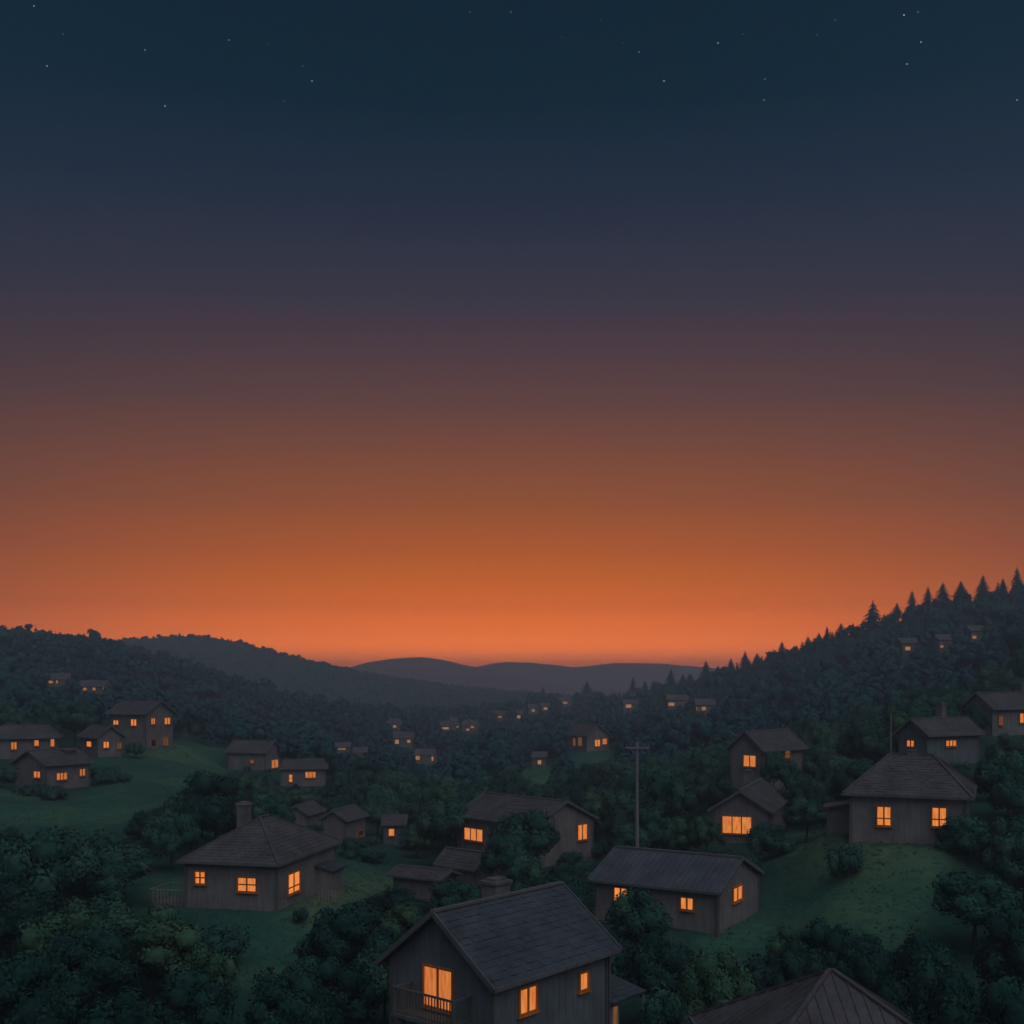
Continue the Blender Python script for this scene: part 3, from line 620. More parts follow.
for i in range(7):
    b = MB(); xx = -.75+i*.25; t_ = .75+.12*((i*37) % 5)/5; b.box(xx-.045, xx+.045, -.02, .015, -.3, t_); b.face((xx-.045, -.02, t_), (xx+.045, -.02, t_), (xx, 0, t_+.07)); b.build('picket', M['rail_paint'], r)

# ------------------------------------------------------------------ trees
def ico():
    t = (1+sqrt(5))/2; v = np.array([(-1, t, 0), (1, t, 0), (-1, -t, 0), (1, -t, 0), (0, -1, t), (0, 1, t), (0, -1, -t), (0, 1, -t), (t, 0, -1), (t, 0, 1), (-t, 0, -1), (-t, 0, 1)], float)
    f = np.array([(0, 11, 5), (0, 5, 1), (0, 1, 7), (0, 7, 10), (0, 10, 11), (1, 5, 9), (5, 11, 4), (11, 10, 2), (10, 7, 6), (7, 1, 8), (3, 9, 4), (3, 4, 2), (3, 2, 6), (3, 6, 8), (3, 8, 9), (4, 9, 5), (2, 4, 11), (6, 2, 10), (8, 6, 7), (9, 8, 1)])
    return v/np.linalg.norm(v[0]), f
IV, IF_ = ico()
def leaves(r, centres, radii, per, size, up=.0):
    """leaf-sized quads scattered through a shell round each clump; normals lean outward"""
    k = len(centres); ci = np.repeat(np.arange(k), per); n = len(ci)
    d = r.normal(size=(n, 3)); d[:, 2] = d[:, 2]+up; d /= np.linalg.norm(d, axis=1)[:, None]
    rad = radii[ci]*r.uniform(.8, 1.1, n)
    c = centres[ci]+d*rad[:, None]
    nr = d+r.normal(size=(n, 3))*.25; nr /= np.linalg.norm(nr, axis=1)[:, None]
    t = np.cross(nr, r.normal(size=(n, 3))); t /= np.linalg.norm(t, axis=1)[:, None]; bt = np.cross(nr, t)
    s = (size*r.uniform(.6, 1.35, n))[:, None]
    v = np.stack([c-t*s, c-bt*s*.62, c+t*s, c+bt*s*.62], 1).reshape(-1, 3)
    sn = np.repeat(d*.8+nr*.35, 4, 0)
    q = np.arange(n*4).reshape(-1, 4)
    return v, q, sn, ci
def crown_arrays(seed, nb=20, per=120, size=.03, rx=.36, rz=.36, zc=.54, br=(.11, .17), core=.72):
    r = np.random.default_rng(seed)
    d = r.normal(size=(nb, 3)); d[:, 2] = np.abs(d[:, 2])*1.0-.35; d /= np.linalg.norm(d, axis=1)[:, None]
    rr = r.uniform(.55, 1.0, nb)[:, None]
    c = np.array((0, 0, zc))+d*rr*np.array((rx, rx, rz)); c = np.vstack([c, (0, 0, zc)]); c[:, :2] += r.normal(size=(nb+1, 2))*.02
    rad = np.append(r.uniform(*br, nb), rx*.62)
    v, q, sn, ci = leaves(r, c, rad, per, size, up=.25)
    cl = r.uniform(0, 1, nb+1); clv = np.repeat(cl[ci], 4)
    # solid leafy cores as degenerate quads keep light from leaking through
    cv = (c[:, None]+IV[None]*rad[:, None, None]*core).reshape(-1, 3)
    cf = (IF_[None]+(np.arange(nb+1)*12)[:, None, None]).reshape(-1, 3)
    cq = np.concatenate([cf, cf[:, :1]], 1)
    return v, q, sn, clv, cv, cf, np.repeat(cl, 12), np.tile(IV, (nb+1, 1))
def crown_mesh(name, mat, **kw):
    v, q, sn, cl, cv, cf, ccl, cn = crown_arrays(**kw)
    # core triangles drawn as quads (edge split) to keep one array
    mid = (cv[cf[:, 0]]+cv[cf[:, 2]])/2; base = len(v); nc = len(cv)
    V_ = np.vstack([v, cv, mid]); Q = np.vstack([q, np.stack([cf[:, 0]+base, cf[:, 1]+base, cf[:, 2]+base, base+nc+np.arange(len(cf))], 1)])
    Nn = np.vstack([sn, cn, (cn[cf[:, 0]]+cn[cf[:, 2]])/2]); CL = np.concatenate([cl, ccl, ccl[cf[:, 0]]])
    Nn /= np.linalg.norm(Nn, axis=1)[:, None]
    return np_mesh(name, V_, Q, mat, normals=Nn, attr={'clump': CL})
def trunk_mesh(name, seed, h=.55, r0=.028):
    r = random.Random(seed); b = MB(); p = np.array((0, 0, -.06)); n = 5
    for i in range(n):
        q = p+np.array((r.uniform(-.012, .012), r.uniform(-.012, .012), (h+.06)/n)); b.tube(p, q, r0*(1-.14*i), r0*(1-.14*(i+1)), 7)
        if i >= 2:
            for k in range(2):
                a = r.uniform(0, 6.28); e = q+np.array((cos(a)*.2, sin(a)*.2, r.uniform(.08, .2))); b.tube(q, e, r0*.42, r0*.15, 5)
        p = q
    me = bpy.data.meshes.new(name); me.from_pydata(b.v, [], b.f); me.materials.append(M['bark']); return me
def conifer_mesh(name, seed, tiers=11, spikes=15, w=.23):
    r = random.Random(seed); b = MB()
    for t in range(tiers):
        f = t/(tiers-1); zb = .07+f*.84; R = w*(1-f)**.72*r.uniform(.85, 1.12)+.012; zt = zb+.17*(1-f*.45); a0 = r.uniform(0, 6)
        for s in range(spikes):
            a = a0+2*pi*s/spikes; da = pi/spikes*1.15; rr = R*r.uniform(.62, 1.12); dz = -R*r.uniform(.1, .42)
            tip = (cos(a)*rr, sin(a)*rr, zb+dz); l = (cos(a-da)*rr*.55, sin(a-da)*rr*.55, zb+.035); m_ = (cos(a+da)*rr*.55, sin(a+da)*rr*.55, zb+.035)
            b.face((0, 0, zt), l, tip, m_)
    v = np.array(b.v); q = np.array(b.f)
    nn = v.copy(); nn[:, 2] = .25; nn[:, :2] /= (np.linalg.norm(nn[:, :2], axis=1)[:, None]+.02); nn /= np.linalg.norm(nn, axis=1)[:, None]
    cl = np.repeat(np.array([r.random() for _ in range(len(q))]), 4)
    return np_mesh(name, v, q, M['needle'], normals=nn, attr={'clump': cl})

def proto(name, crown, trunk):
    r = empty(name, (0, 0, -500))
    for nm, me in (('crown', crown), ('trunk', trunk)):
        if me: o = bpy.data.objects.new(nm, me); C.objects.link(o); o.parent = r
    return r
BROAD = [proto('broadleaf_tree', crown_mesh('crown', M['leaf'], seed=11+i, nb=24+i*2, per=170, size=.021, rx=(.34, .40, .30, .37, .33, .42)[i], rz=(.36, .31, .40, .35, .38, .30)[i]), trunk_mesh('trunk', i)) for i in range(6)]
mk = lambda i, mt: proto('broadleaf_tree', crown_mesh('crown', M[mt], seed=70+i, nb=26+i*2, per=190, size=.019, rx=(.36, .40, .32, .38)[i], rz=(.40, .34, .42, .36)[i]), trunk_mesh('trunk', 50+i))
BROADL = [mk(0, 'leaf_light'), mk(1, 'leaf_light')]; BROADD = [mk(2, 'leaf_dark'), mk(3, 'leaf_dark')]
MIXED = BROAD*2+BROADL+BROADD*2
CONI = [proto('conifer_tree', conifer_mesh('crown', 60+i, w=(.27, .23, .30)[i]), trunk_mesh('trunk', 30+i, .3, .02)) for i in range(3)]
BUSH = [proto('bush', crown_mesh('crown', M['leaf_bush'], seed=40+i, nb=12, per=110, size=.035, rx=.5, rz=.28, zc=.36, br=(.16, .26)), None) for i in range(3)]
FIRST = set()
def plant(P, x, y, h, label, cat, group=None, sx=1.0, sink=0, z=None):
    p = P[rnd.randrange(len(P))]
    if p.name in FIRST: o = copy_tree(p)
    else: o = p; FIRST.add(p.name)
    o.location = (x, y, (hz(x, y) if z is None else z)-sink); o.rotation_euler = (0, 0, rnd.uniform(0, 6.28)); o.scale = (h*sx, h*sx, h)
    tag(o, label, cat, group); return o

TREES = []   # for spacing: (x, y, r)
def manual(kind, px, ptop, Y, wpx, label, group=None, hmin=None, sink=0, base=None):
    x = (px-PX)*Y/F; zt = (PY-ptop)*Y/F; z = hz(x, Y); w = wpx*Y/F
    h = zt-z
    if kind == 'B': h = max(h/.98, 2.5, w*.85); sx = min(1.25, max(.6, w/(h*.86))); plant(BROADD if 'dark' in label else (BROADL if ('olive' in label or 'light' in label) else BROAD), x, Y, h, label, 'tree', group, sx, z=min(z, zt-h*.98))
    elif kind == 'b': h = max(.8, h, w*.62)/.85; sx = w/(h*1.3); plant(BUSH, x, Y, h, label, 'bush', group, sx, z=min(z, zt-h*.85))
    else: h = max(3, h); plant(CONI, x, Y, h, label, 'tree', group, w/(h*.46))
    TREES.append((x, Y, w*.5))
# foreground trees placed as in the photograph: kind, px, top row, distance, crown width px
FG = [
 ('B', 45, 822, 66, 120, 'large round-crowned tree below the left meadow near the left edge'),
 ('B', 8, 868, 58, 110, 'dark broad tree filling the left edge low in the picture'),
 ('B', 95, 858, 70, 62, 'medium green tree beside the large round crown by the left edge'),
 ('B', 150, 902, 56, 105, 'bright olive tree in front of the left hip-roofed house and its deck'),
 ('B', 203, 938, 52, 64, 'small light green tree right of the bright olive one'),
 ('B', 85, 925, 52, 110, 'dark tree in the lower left below the bright olive one'),
 ('B', 20, 950, 46, 120, 'darkest tree in the bottom left corner'),
 ('B', 190, 970, 46, 100, 'dark green tree at the bottom edge left of the nearest house'),
 ('B', 120, 985, 42, 110, 'low dark tree at the bottom edge near the left corner'),
 ('B', 285, 965, 47, 95, 'dark tree at the bottom edge below the left lawn'),
 ('B', 350, 900, 60, 100, 'tall dark tree between the left lawn and the nearest house'),
 ('B', 398, 884, 72, 85, 'round dark tree right of the left lawn'),
 ('B', 340, 955, 50, 90, 'dark bush-like tree left of the balcony house'),
 ('B', 455, 878, 78, 66, 'small leafy tree behind the peak of the nearest roof'),
 ('B', 528, 806, 96, 88, 'big round tree standing in front of the centre brown house'),
 ('B', 508, 832, 90, 56, 'leafy tree left of the big round tree at the centre brown house'),
 ('B', 583, 856, 88, 44, 'small tree between the centre brown house and the metal-roofed house'),
 ('B', 560, 862, 72, 70, 'dark tree behind the nearest roof below the centre brown house'),
 ('B', 640, 880, 66, 66, 'rounded tree standing in front of the metal-roofed long house'),
 ('B', 605, 925, 62, 60, 'dark tree by the right slope of the nearest roof'),
 ('B', 660, 930, 56, 84, 'dark round tree just below the metal-roofed long house'),
 ('B', 722, 955, 50, 84, 'light green rounded tree above the bottom hip roof'),
 ('B', 668, 985, 46, 76, 'small tree between the nearest house and the bottom hip roof'),
 ('B', 828, 918, 54, 66, 'dark pointed clump tree on the right lawn behind the bottom hip roof'),
 ('B', 793, 938, 54, 56, 'dark low tree on the right lawn left of the pointed clump'),
 ('B', 872, 945, 50, 70, 'dark tree right of the bottom hip roof peak'),
 ('B', 925, 930, 50, 96, 'dark broad tree in the lower right'),
 ('B', 975, 868, 60, 100, 'mid green tree under the right edge below the right hip-roofed house'),
 ('B', 1015, 905, 52, 90, 'dark tree touching the right edge low in the picture'),
 ('B', 960, 970, 42, 110, 'darkest tree at the bottom edge in the right corner'),
 ('B', 1015, 975, 38, 120, 'dark tree filling the bottom right corner'),
 ('b', 843, 836, 74, 42, 'round dark bush on the lawn in front of the right hip-roofed house'),
 ('B', 968, 815, 74, 72, 'leafy tree covering the right corner of the right hip-roofed house'),
 ('B', 1008, 812, 72, 60, 'leafy tree at the right edge beside the right hip-roofed house'),
 ('B', 168, 805, 100, 56, 'tallest dark tree in the clump behind the left hip-roofed house'),
 ('B', 201, 806, 100, 44, 'middle dark tree in the clump left of the chimney of the left house'),
 ('B', 226, 809, 98, 34, 'small dark tree just left of the chimney of the left house'),
 ('B', 126, 838, 92, 40, 'dark tree at the left end of the clump behind the deck'),
 ('b', 30, 778, 128, 48, 'dark bush under the gable of the lowest house of the left cluster'),
 ('b', 52, 782, 126, 34, 'second dark bush at the front corner of the lowest left cluster house'),
 ('b', 105, 762, 138, 30, 'rounded dark bush right of the lowest left cluster house'),
 ('b', 120, 770, 136, 24, 'small dark bush on the left meadow below the little cottage'),
 ('b', 135, 738, 158, 20, 'bush between the little cottage and the two-storey house'),
 ('b', 218, 768, 140, 34, 'dark bush on the right side of the left meadow, left one'),
 ('b', 238, 766, 145, 36, 'dark bush on the right side of the left meadow, middle one'),
 ('b', 262, 770, 150, 34, 'dark bush on the right side of the left meadow, right one'),
 ('B', 300, 786, 150, 34, 'green tree in front of the low hip-roofed house with dormer lights'),
 ('B', 787, 757, 119, 34, 'leafy tree covering the lower right wall of the tall gabled house'),
 ('B', 812, 768, 112, 56, 'tree beside the right end of the tall gabled house'),
 ('B', 774, 748, 120, 20, 'small tree hiding the front wall of the tall gabled house'),
 ('B', 768, 820, 100, 42, 'leafy tree covering the right half of the three-pane window house'),
 ('B', 806, 798, 92, 44, 'leafy tree left of the garden shed'),
 ('B', 823, 778, 100, 40, 'tall leafy tree behind the garden shed'),
 ('B', 706, 818, 98, 36, 'small light tree left of the three-pane window house'),
 ('B', 676, 814, 100, 48, 'light round tree between the pole and the three-pane window house'),
 ('B', 614, 828, 96, 34, 'small tree right of the centre brown house gable'),
 ('b', 300, 905, 73, 18, 'tiny shrub at the wall corner of the left hip-roofed house'),
 ('B', 974, 704, 119, 30, 'dark tree between the chimneyed house and the right edge house'),
 ('B', 345, 836, 110, 50, 'leafy tree below the right barn behind the left hip-roofed house'),
 ('B', 424, 817, 125, 40, 'green tree right of the tiny hut with one light'),
]
for a in FG: manual(*a)
RIDGE = [(1017,566,355,16,30),(1003,577,358,10,18),(983,573,358,13,26),(961,580,362,10,14),(943,581,362,16,24),(928,585,365,12,24),(912,589,368,13,24),(897,602,368,10,14),(873,599,366,26,40),(853,622,375,8,14),(841,622,378,13,18),(827,625,382,9,18),(819,632,385,8,12),
         (808,635,390,12,20),(797,645,395,8,12),(782,640,400,14,24),(769,650,415,7,10),(757,652,425,8,12),(745,650,430,13,22),(731,657,440,10,18),(718,665,450,10,14),(706,659,455,14,24),(690,672,470,10,12),(671,668,480,14,20),(683,673,480,9,12),(645,680,520,10,12),(633,676,530,8,14),(587,680,575,8,12),(543,686,640,7,10)]
sel = 0
for i, (px, pt, Y, w, hp) in enumerate(RIDGE):
    near = 'tallest, widest pointed conifer on the right ridge skyline' if px == 873 else None
    x = (px-PX)*Y/F; zt = (PY-pt)*Y/F; hgt = max(hp*Y/F*1.25, w*Y/F*1.35)
    ordn = ('first second third fourth fifth sixth seventh eighth ninth tenth eleventh twelfth thirteenth fourteenth fifteenth sixteenth seventeenth eighteenth nineteenth twentieth twenty-first twenty-second twenty-third twenty-fourth twenty-fifth twenty-sixth twenty-seventh twenty-eighth twenty-ninth').split()[i]
    plant(CONI, x, Y, hgt, near or 'pointed conifer on the right ridge skyline, %s counted from the right edge' % ordn, 'tree', 'conifers on the right ridge', sx=w*Y/F*1.7/(hgt*.46), z=zt-hgt)

# boxes of the nearer houses kept clear
PROT += [(392, 880, 645, 1024, 50), (150, 812, 345, 912, 80), (590, 845, 765, 905, 76), (660, 845, 765, 936, 76), (845, 754, 940, 845, 80), (826, 803, 850, 832, 82), (453, 792, 500, 850, 107), (555, 800, 598, 845, 107), (433, 845, 468, 872, 107), (389, 864, 445, 890, 95),
  (706, 778, 755, 838, 107), (755, 780, 792, 812, 107), (724, 729, 762, 770, 128), (762, 729, 800, 742, 128), (893, 702, 986, 748, 110), (965, 690, 1024, 708, 125), (995, 708, 1024, 726, 125), (104, 700, 176, 748, 170), (78, 724, 128, 755, 160), (0, 724, 60, 752, 150), (10, 746, 93, 786, 135),
  (226, 740, 285, 765, 190), (279, 758, 328, 780, 175), (293, 800, 326, 818, 140), (322, 805, 370, 830, 130), (382, 816, 403, 837, 135), (568, 723, 612, 752, 240), (626, 741, 648, 844, 91), (888, 713, 894, 748, 104), (455, 858, 500, 880, 60)]
REFS = [(508, 940, 'the nearest balcony house'), (262, 860, 'the left hip-roofed house'), (675, 890, 'the metal-roofed long house'), (910, 800, 'the right hip-roofed house'), (525, 820, 'the centre brown house'), (415, 880, 'the long low outbuilding'),
  (748, 805, 'the three-pane window house'), (760, 750, 'the tall gabled house'), (940, 730, 'the chimneyed house'), (1000, 705, 'the right edge house'), (140, 725, 'the two-storey house'), (103, 740, 'the little cottage'), (30, 740, 'the left edge house'), (50, 770, 'the lowest left cluster house'),
  (255, 752, 'the dim gabled house'), (303, 768, 'the low valley hip-roofed house'), (310, 812, 'the left barn'), (350, 820, 'the right barn'), (393, 828, 'the one-window hut'), (590, 738, 'the lone clearing house'), (637, 790, 'the utility pole'), (831, 990, 'the bottom hip roof'),
  (840, 820, 'the garden shed'), (891, 730, 'the thin mast')]
LAB = {}
ORD = ['', 'second ', 'third ', 'fourth ', 'fifth ', 'sixth ', 'seventh ', 'eighth ', 'ninth ', 'tenth ', 'eleventh ', 'twelfth ', 'thirteenth ', 'fourteenth ', 'fifteenth ', 'sixteenth ', 'seventeenth ', 'eighteenth ', 'nineteenth ', 'twentieth ']
def auto_label(px, pt, pb, h, Y, what='leafy tree'):
    pm = (pt+pb)/2
    d, i = min((math.hypot(px-q[0], (pm-q[1])*1.3), k) for k, q in enumerate(REFS)); q = REFS[i]
    dx, dy = px-q[0], pm-q[1]
    if abs(dx) > abs(dy)*1.2: w = 'right of' if dx > 0 else 'left of'
    elif abs(dx) > abs(dy)*.5: w = ('lower' if dy > 0 else 'upper')+(' right' if dx > 0 else ' left')+' of'
    else: w = 'below' if dy > 0 else 'above'
    sz = 'low' if h < 5.6 else ('tall' if h > 7.4 else 'mid-sized')
    key = (sz, w, q[2]); LAB[key] = LAB.get(key, 0)+1; k = LAB[key]
    pre = ORD[min(k-1, 19)]
    return '%s%s %s %s %s' % (('%s' % pre) if k > 1 else 'nearest ', sz, what, w, q[2]) + (', counted away from it' if k > 1 else '')
def blocked(px, pt, pb, wpx, Y, lawnchk=True):
    x0, x1, y0, y1 = px-wpx*.46, px+wpx*.46, pt, pb
    for a0, b0, a1, b1, YY in PROT:
        if Y < YY and x1 > a0 and x0 < a1 and y1 > b0 and y0 < b1: return True
    if lawnchk:
        pts = np.array([(px, pb), (px, pt+.2*(pb-pt)), (px-wpx*.4, (pt+pb)/2), (px+wpx*.4, (pt+pb)/2), (px, (pt+pb)/2)])
        if lawn_at(pts[:, 0], pts[:, 1]).sum() >= 2 or lawn_at(pts[:1, 0], pts[:1, 1])[0]: return True
    return False
HC = [(h[1], h[0], max(h[4], h[5])) for h in HS.values()]
# scatter of single trees through the near wood, near ones first
cand = []
Yc_ = 56.0
while Yc_ < 235:
    st = 4.6+Yc_*.006
    xs = np.arange(-Yc_*.56, Yc_*.56, st)
    for x in xs: cand.append((x+rnd.uniform(-.35, .35)*st, Yc_+rnd.uniform(-.4, .4)*st))
    Yc_ += st*.95
cand.sort(key=lambda c: c[1])
GRID = {}
def near_ok(x, y, r):
    for (a, b_, c) in TREES:
        if abs(a-x) < 8 and abs(b_-y) < 8 and math.hypot(a-x, b_-y) < (c+r)*.58: return False
    return True
zz = height([c[0] for c in cand], [c[1] for c in cand]); cnt = 0
LIM = 238; LASTY = 0; leftover = []
for (x, y), z in zip(cand, zz):
    h = rnd.uniform(4.8, 8.2); r = h*.40*rnd.uniform(.85, 1.15)
    px, pb = proj(x, y, z); pt = proj(x, y, z+h)[1]
    if not -30 < px < 1054 or pt > 1030: continue
    if any(math.hypot(x-a, y-b_) < R+1.6 for a, b_, R in HC): continue
    ok = False
    for _ in range(5):
        wpx = 2*r*F/y
        if not blocked(px, proj(x, y, z+h)[1], pb, wpx, y) : ok = True; break
        h *= .72; r *= .75
    if not ok or h < 1.5 or not near_ok(x, y, r): continue
    if cnt >= LIM: leftover.append((x, y, z, h, r)); continue
    pt = proj(x, y, z+h)[1]
    if h < 3.3: o = plant(BUSH, x, y, h*1.1, auto_label(px, pt, pb, h, y, 'bush'), 'bush', 'bushes between the houses', sx=1.15, z=z-.1)
    else: o = plant(MIXED, x, y, h, auto_label(px, pt, pb, h, y), 'tree', 'trees of the near wood', sx=r/(h*.42), z=z-.2); cnt += 1
    TREES.append((x, y, r)); LASTY = y
print('single trees', cnt, 'last Y', LASTY, 'leftover', len(leftover))

# far forests: thousands of crowns beyond counting, one mesh per hillside
def forest(name, label, pts, coni):
    """pts: x,y,z,h,r"""
    r = np.random.default_rng(5); pts = np.array(pts); n = len(pts); VV = []; NN = []; CL = []
    nearm = pts[:, 1] < 330
    for sub, nb, per in ((pts[nearm & ~coni], 7, 22), (pts[~nearm & ~coni], 5, 12)):
        if not len(sub): continue
        k = len(sub)*nb; d = r.normal(size=(k, 3)); d[:, 2] = np.abs(d[:, 2])*.9-.2; d /= np.linalg.norm(d, axis=1)[:, None]
        s = np.repeat(sub, nb, 0); rr = s[:, 4]
        c = s[:, :3]+np.stack([d[:, 0]*rr*.62, d[:, 1]*rr*.62, s[:, 3]*.46+d[:, 2]*s[:, 3]*.36], 1)
        rad = rr*r.uniform(.36, .56, k)
        v, q, sn, ci = leaves(r, c, rad, per, 1.0, up=.3)
        # leaf size follows its tree
        ctr = v.reshape(-1, 4, 3).mean(1); sz = (rr[ci]*(.20 if per == 22 else .27))[:, None, None]
        v = (ctr[:, None]+(v.reshape(-1, 4, 3)-ctr[:, None])*sz).reshape(-1, 3)
        VV.append(v); NN.append(sn); CL.append(np.repeat(np.repeat(r.uniform(0, 1, len(sub)), nb)[ci]*.6+r.uniform(0, .4, k)[ci], 4))
        # crown cores
        cv = s[:, None, :3]*0+c[:, None]+IV[None]*rad[:, None, None]*.85
        tri = cv[:, IF_].reshape(-1, 3, 3); m4 = (tri[:, 0]+tri[:, 2])/2; qv = np.concatenate([tri, m4[:, None]], 1).reshape(-1, 3)
        tn = IV[IF_]; m4 = (tn[:, 0]+tn[:, 2])/2; tn = np.concatenate([tn, m4[:, None]], 1).reshape(-1, 3)
        VV.append(qv); NN.append(np.tile(tn, (k, 1))); CL.append(np.repeat(np.repeat(r.uniform(0, 1, len(sub)), nb), 80))
    sub = pts[coni]
    if len(sub):
        T_, S_ = 6, 7
        for t in range(T_):
            f = t/(T_-1); zb = .1+f*.8; R = (1-f)**.85+.06
            for s_ in range(S_):
                a = 2*pi*s_/S_+t*1.3; da = pi/S_*1.2; e = lambda ang, k_, z_: np.stack([sub[:, 0]+cos(ang)*sub[:, 4]*.62*k_*R*jit, sub[:, 1]+sin(ang)*sub[:, 4]*.62*k_*R*jit, sub[:, 2]+sub[:, 3]*z_], 1)
                jit = r.uniform(.75, 1.2, len(sub))
                q4 = np.stack([np.stack([sub[:, 0], sub[:, 1], sub[:, 2]+sub[:, 3]*(zb+.2*(1-f*.5))], 1), e(a-da, .6, zb+.03), e(a, 1, zb-.04), e(a+da, .6, zb+.03)], 1)
                VV.append(q4.reshape(-1, 3)); NN.append(np.tile(np.array((cos(a), sin(a), .35)), (len(sub)*4, 1))); CL.append(np.repeat(r.uniform(0, .5, len(sub)), 4))
    V_ = np.concatenate(VV); Nn = np.concatenate(NN); Nn /= np.linalg.norm(Nn, axis=1)[:, None]; CL = np.concatenate(CL)
    me = np_mesh(name, V_, np.arange(len(V_)).reshape(-1, 4), M['needle'], normals=Nn, attr={'clump': CL})
    o = bpy.data.objects.new(name, me); C.objects.link(o); tag(o, label, 'forest', None, 'stuff'); print(name, n, 'trees', len(V_)//4, 'faces')
parts = {'valley': [], 'left': [], 'right': [], 'far': []}
for t in leftover: parts['valley'].append(t+(False,))
Yc_ = 236.0 if LASTY > 225 else max(LASTY, 150)
Yc_ = 236.0
GY = []
while Yc_ < 960:
    st = 4.9+(Yc_-200)*.005
    xs = np.arange(-Yc_*.58, Yc_*.58, st)
    for x in xs: GY.append((x+rnd.uniform(-.45, .45)*st, Yc_+rnd.uniform(-.45, .45)*st))
    Yc_ += st*(1.0 if Yc_ < 500 else 1.5)
gz = height([g[0] for g in GY], [g[1] for g in GY])
HC = [(h[1], h[0], max(h[4], h[5])) for h in HS.values() if h[0] > 200]
for (x, y), z in zip(GY, gz):
    px, pb = proj(x, y, z); h = rnd.uniform(4.6, 8.6) if rnd.random() < .93 else rnd.uniform(8.5, 10.5); r = h*.42*rnd.uniform(.8, 1.15)
    if any(abs(x-a) < 9 and math.hypot(x-a, y-b_) < R+1.5 for a, b_, R in HC): continue
    if px > 560 and y > 330: h *= .62; r *= .8
    ok = False
    for _ in range(3):
        if not blocked(px, proj(x, y, z+h)[1], pb, 2*r*F/y, y): ok = True; break
        h *= .62; r *= .7
    if not ok: continue
    pc = (.8 if y > 320 else .4) if (px > 560) else (.30 if px < 330 and y < 700 else .2)
    k = 'far' if y > 640 and px < 560 else ('left' if px < 330 else ('right' if px > 600 else 'valley'))
    if y > 640: h *= .6; r *= .75
    if px < 560 and y > 640: z -= h*.4
    elif px < 330 and y > 380: z -= h*.18
    parts[k].append((x, y, z-.3, h, r, rnd.random() < pc))
for k, nm, lb in (('valley', 'valley_forest', 'hazy dark woodland covering the valley floor beyond the near trees'), ('left', 'hillside_forest', 'dense dark forest on the left hill down to the valley'), ('right', 'hillside_forest', 'dense dark forest covering the right hill below its conifer skyline'), ('far', 'far_hill_forest', 'bluish hazy forest on the farther left hill')):
    P_ = parts[k]
    if P_: forest(nm, lb, [p[:5] for p in P_], np.array([p[5] for p in P_], bool))

# grass tufts on the open lawns
def tufts(n, Ya, Yb):
    r = np.random.default_rng(9); y = np.sqrt(r.uniform(Ya**2, Yb**2, n)); x = r.uniform(-.52, .52, n)*y; z = height(x, y)
    px, py = PX+F*x/y, PY-F*z/y; m = lawn_at(px, py)
    for a, b_, R in [(h[1], h[0], max(h[4], h[5])*.8) for h in HS.values() if h[0] < 200]: m &= np.hypot(x-a, y-b_) > R
    x, y, z = x[m], y[m], z[m]; k = len(x); c = np.stack([x, y, z], 1); VV = []
    for _ in range(4):
        a = r.uniform(0, 6.28, k); s = r.uniform(.05, .12, k); hh = r.uniform(.05, .14, k); off = r.normal(size=(k, 3))*.09; off[:, 2] = 0
        a = (a-pi)*.35; t = np.stack([np.cos(a)*s, np.sin(a)*s, 0*a], 1); up = np.stack([r.normal(size=k)*.06, r.normal(size=k)*.06, hh], 1)
        b0 = c+off-np.array((0, 0, .03)); VV.append(np.stack([b0-t, b0+t, b0+t*.3+up, b0-t*.3+up], 1))
    V_ = np.concatenate(VV, 0).reshape(-1, 3); Nn = np.tile(np.array((0, 0, 1.)), (len(V_), 1))
    me = np_mesh('meadow_grass', V_, np.arange(len(V_)).reshape(-1, 4), M['grass_blade'], normals=Nn, attr={'clump': np.repeat(r.uniform(0, 1, len(V_)//4), 4)})
    o = bpy.data.objects.new('meadow_grass', me); C.objects.link(o); tag(o, 'short dark green grass of the open lawns and meadow', 'grass', None, 'stuff'); print('tufts', k)
tufts(60000, 46, 175)

# unused prototypes out of the scene
for P in BROAD+BROADL+BROADD+CONI+BUSH:
    if P.name not in FIRST:
        for ch in list(P.children): bpy.data.objects.remove(ch)
        bpy.data.objects.remove(P)

# ------------------------------------------------------------------ stars
STARS = [(34,6,.9),(63,34,.5),(145,50,.8),(229,40,.9),(268,44,.35),(47,66,1),(165,106,1.1),(312,81,1),(303,66,.35),(284,101,.4),(511,12,.5),(470,12,.4),(562,37,.35),(601,20,.35),(639,52,.7),(664,81,1.1),(623,43,.3),(718,43,1.1),(743,34,.4),(765,79,.5),(764,100,.9),(795,103,.35),(835,20,.6),(817,35,.35),(904,15,1.5),(918,12,.5),(921,42,1),(907,64,1.1),(1017,100,1)]
m, nt, out = newmat('starlight'); oi = nt.nodes.new('ShaderNodeObjectInfo'); e = N(nt, 'ShaderNodeEmission', Color=(.75, .85, 1, 1))
L(nt, oi.outputs['Alpha'], e.inputs['Strength']); L(nt, e.outputs[0], out.inputs[0])
mb = MB(); mb.v = [tuple(v*5.0) for v in IV]; mb.f = [tuple(f) for f in IF_]; first = None
for i, (px, py, br) in enumerate(STARS):
    x, y, z = at(px, py, 9000)
    if first is None: first = o = mb.build('star', m)
    else: o = first.copy(); C.objects.link(o)
    o.location = (x, y, z); o.color = (1, 1, 1, br*.58)
    tag(o, 'tiny faint star in the dark blue top of the sky', 'star', 'faint stars high in the dusk sky')

